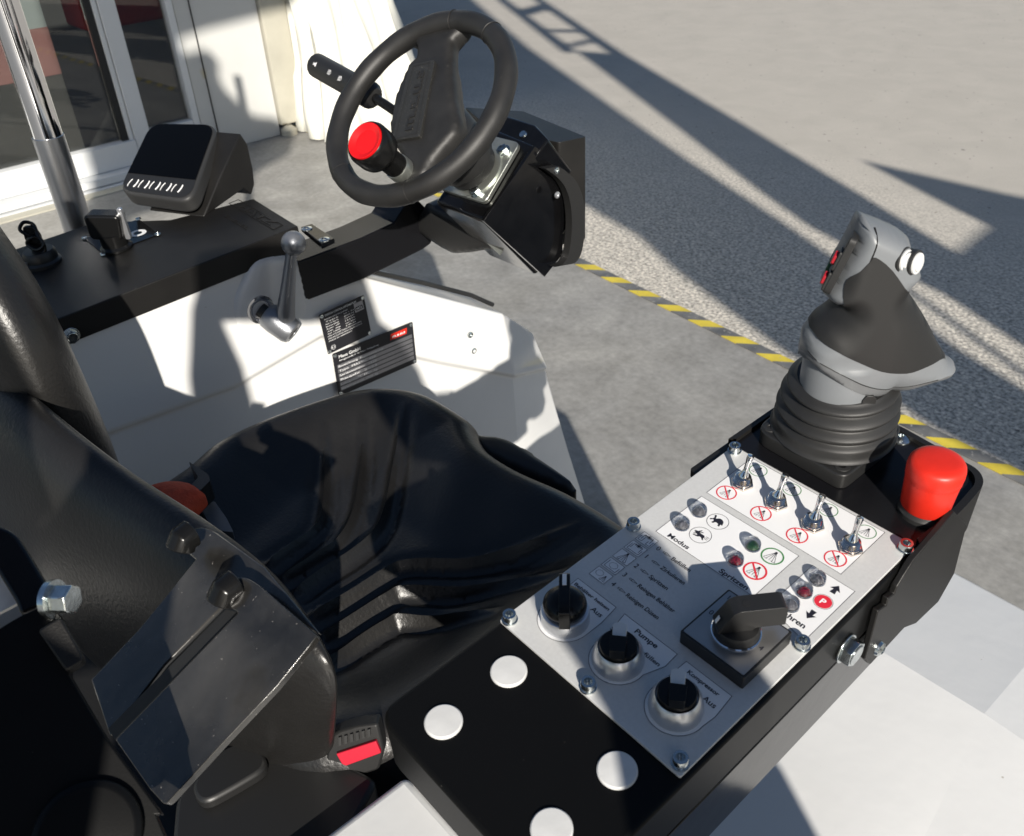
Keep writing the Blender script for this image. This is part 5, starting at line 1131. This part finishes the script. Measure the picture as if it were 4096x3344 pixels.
bm = B(); poly(bm, BF2, rpoly(bq2([(190, 830), (290, 770), (385, 935), (390, 965), (315, 1012)]), .002), 0, .010); obj('stop_tab', bm, 'black_powder', br, bevel=.0015)
bm = B(); poly(bm, BF2, rpoly(bq2([(-60, 330), (20, 345), (75, 380), (120, 450), (215, 610), (235, 680), (90, 745), (75, 690), (-60, 470)], -.02), .006), -.03, -.02); obj('upper_arm', bm, 'black_powder_gloss', br, bevel=.002)
bm = B(); poly(bm, BF2, bq2([(-60, 510), (0, 540), (75, 690), (-60, 760)], -.03), -.034, -.03); obj('white_spacer', bm, 'white_paint', br)
bo_ = BF2.p(*BF2.uv(b5(285, 680)), .004); bax = (V((.72, .62, .08)) ).normalized(); hb_ = Frame(bo_, bax.orthogonal(), bax.cross(bax.orthogonal()), bax)
bm = B(); lathe(bm, hb_, [(0, -.006), (.0090, -.006), (.0090, -.003), (0, -.003)], 32); obj('washer', bm, 'zinc', br)
bm = B(); poly(bm, hb_, circ(0, 0, .0072, 6, .55), -.003, .0062); obj('hex_nut', bm, 'zinc', br, bevel=.0008)
bm = B(); p = BF2.p(*BF2.uv(b5(400, 1730)), 0); lathe(bm, Frame(p, BF2.x, BF2.y, BF2.z), [(0, -.002), (.022, -.002), (.022, .004), (.019, .006), (0, .006)], 40); obj('end_plug', bm, 'pad_black', br, bevel=.0008)
# dark plastic covers low behind the seat
CFL = Frame((0, 0, H - .62), (1, 0, 0), (0, 1, 0), (0, 0, 1))
bm = B(); P = [CFL.uv(b5(*q)) for q in ((790, 1560), (960, 1330), (1150, 1295), (1462, 1362), (1700, 1480), (1560, 1740), (1400, 1900), (760, 1900))]; poly(bm, CFL, rpoly(P, .008), -.05, 0); obj('rear_cover', bm, 'black_plastic', seat, bevel=.004)
bm = B(); P = [CFL.uv(b5(*q), .012) for q in ((850, 1500), (1000, 1330), (1150, 1290), (1215, 1420), (1050, 1520), (900, 1600))]; poly(bm, CFL, rpoly(P, .012), 0, .012); obj('adjuster_cover', bm, 'black_plastic', seat, bevel=.003)
# ================================================================== roof post
pb = hz((163, 472), H - .50); pb.x -= .0
po = empty('roof_post', V((pb.x, pb.y, .9)), car, label='bright tubular roof post behind the left console')
PFv = Frame((pb.x, pb.y, 0), (1, 0, 0), (0, 1, 0), (0, 0, 1)); zj = hx((118, 278), pb.x).z
bm = B(); lathe(bm, PFv, [(0, .9), (.0215, .9), (.0215, zj), (0, zj)], 48); obj('lower_tube', bm, 'steel_dark', po)
bm = B(); lathe(bm, PFv, [(0, zj), (.0200, zj), (.0200, 2.3), (0, 2.3)], 48); obj('upper_tube', bm, 'chrome', po)
# ================================================================== unseen plates added beyond the frame, cut to the shadows they cast into it
SU = V((0.48105559, 0.87669009, 0)); SWv = V((-0.39986666, 0.21941401, 0.88992367))
def screen_poly(bm, pts, s, th):
    fr = Frame(SUN * s, SU, SWv, SUN); poly(bm, fr, pts, -th / 2, th / 2); return bm
rf = empty('shadow_plates', V((.45, -.30, 1.4)), car)  # holds added plates that only cast shadows, no part of the vehicle
bm = screen_poly(B(), [(-.9, 1.0), (-.30, 1.0), (-.29, 1.20), (-.266, 1.213), (-.277, 1.251), (-.282, 1.272), (-.290, 1.338), (-.295, 1.37), (-.299, 1.404), (-.318, 1.449), (-.335, 1.50), (-.36, 1.56), (-.9, 1.56)], .95, .004); obj('left_shadow_plate', bm, 'black_powder', rf)  # added plate that shades the left console and backrest
bm = screen_poly(B(), [(-.30, .80), (-.215, .80), (-.19, 1.02), (-.15, 1.10), (-.128, 1.195), (-.157, 1.218), (-.158, 1.29), (-.170, 1.356), (-.109, 1.349), (-.061, 1.338), (0, 1.338), (.002, 1.30), (.011, 1.235), (.020, 1.21), (.045, 1.166), (.079, 1.160), (.080, 1.150), (.090, 1.135), (.098, 1.114), (.085, 1.07), (.06, 1.0), (.06, .4), (.258, .4), (.258, .965), (.225, 1.01), (.19, 1.068), (.188, 1.11), (.172, 1.156), (.165, 1.174), (.15, 1.186), (.112, 1.19), (.099, 1.237), (.061, 1.311), (.046, 1.325), (.036, 1.38), (.03, 1.405), (0, 1.435), (-.083, 1.453), (-.183, 1.452), (-.192, 1.40), (-.203, 1.378), (-.215, 1.33), (-.226, 1.29), (-.232, 1.243), (-.262, 1.214), (-.30, 1.19)], .92, .004); obj('person_shadow_plate', bm, 'black_powder', rf)  # added plate shaped like the shadow of a person's arms and hands
bm = screen_poly(B(), [(1.885, 3.0), (2.175, 2.88), (2.244, 2.095), (2.284, 1.53), (2.298, 1.265), (2.57, 1.346), (2.553, 1.421), (2.512, 1.746), (2.635, 1.644), (2.853, 1.472), (3.0, 1.38), (3.2, 1.0), (3.2, -1.3), (2.07, -1.3), (2.062, .5), (2.064, .95), (2.048, 1.127), (1.96, 1.29), (1.90, 1.45), (1.888, 1.641), (1.893, 2.088), (1.892, 2.74)], 3.0, .03)  # added sheet, its outline traced from a shadow band on the gravel
for P in ([(2.08, 2.9), (2.175, 2.88), (2.17, 4.4), (2.09, 4.4)], [(1.79, 2.98), (1.885, 2.98), (1.87, 4.4), (1.78, 4.4)], [(1.80, 3.02), (2.12, 3.10), (2.12, 3.16), (1.80, 3.08)], [(1.82, 3.32), (2.14, 3.24), (2.14, 3.30), (1.82, 3.38)], [(1.80, 3.6), (2.12, 3.72), (2.12, 3.86), (1.80, 3.74)]): screen_poly(bm, P, 3.0, .03)
obj('band_shadow_caster', bm, 'caster_dark', label='unseen tall sheet with a lattice top, added right of the machine to cast ground shadows', category='shadow caster')
bm = screen_poly(B(), [(.5, 4.4), (.52, 2.9), (.85, 2.1), (1.094, 1.691), (1.21, 1.5), (1.233, 1.347), (1.30, 1.15), (1.347, 1.023), (1.519, .865), (1.536, .813), (1.572, .767), (1.638, .695), (1.70, .4), (1.70, -1.5), (1.93, -1.5), (1.93, .5), (1.908, .857), (1.892, .911), (1.87, .978), (1.87, 1.16), (1.825, 1.494), (1.752, 1.875), (1.683, 2.434), (1.60, 3.1), (1.58, 4.4)], 3.4, .03)  # added sheet in the shape of the wide gravel shadow
obj('wide_shadow_caster', bm, 'caster_dark', label='unseen large sheet added behind the lattice one to cast a wide ground shadow', category='screen')
bm = screen_poly(B(), [(-1.14, 1.9), (-1.13, 2.35), (-1.25, 2.6), (-1.3, 4.4), (.0, 4.4), (.0, 3.02), (-.213, 2.965), (-.484, 2.884), (-.599, 2.839), (-.612, 2.772), (-.494, 2.803), (-.481, 2.787), (-.448, 2.752), (-.465, 2.676), (-.448, 2.621), (-.336, 2.505), (-.23, 2.497), (-.12, 2.42), (-.17, 2.244), (-.312, 2.157), (-.45, 2.02)], 2.6, .03); screen_poly(bm, [(-1.3, 4.4), (-.9, 4.4), (-.9, -1.35), (-1.14, -1.35), (-1.14, 1.9), (-1.13, 2.35)], 2.632, .03)  # added sheet cut around the sunlit patch of the hall wall
obj('hall_shadow_caster', bm, 'caster_dark', label='unseen dark sheet added behind the camera to shade the hall wall', category='tent wall')
bm = screen_poly(B(), [(1.955, .6), (1.985, .6), (1.965, 1.3), (1.935, 1.3)], 3.2, .02); obj('thin_shadow_caster', bm, 'caster_metal', label='unseen thin strip added to cast one narrow shadow on the ground', category='pole')  # added strip for a single dark line across the sunlit gravel
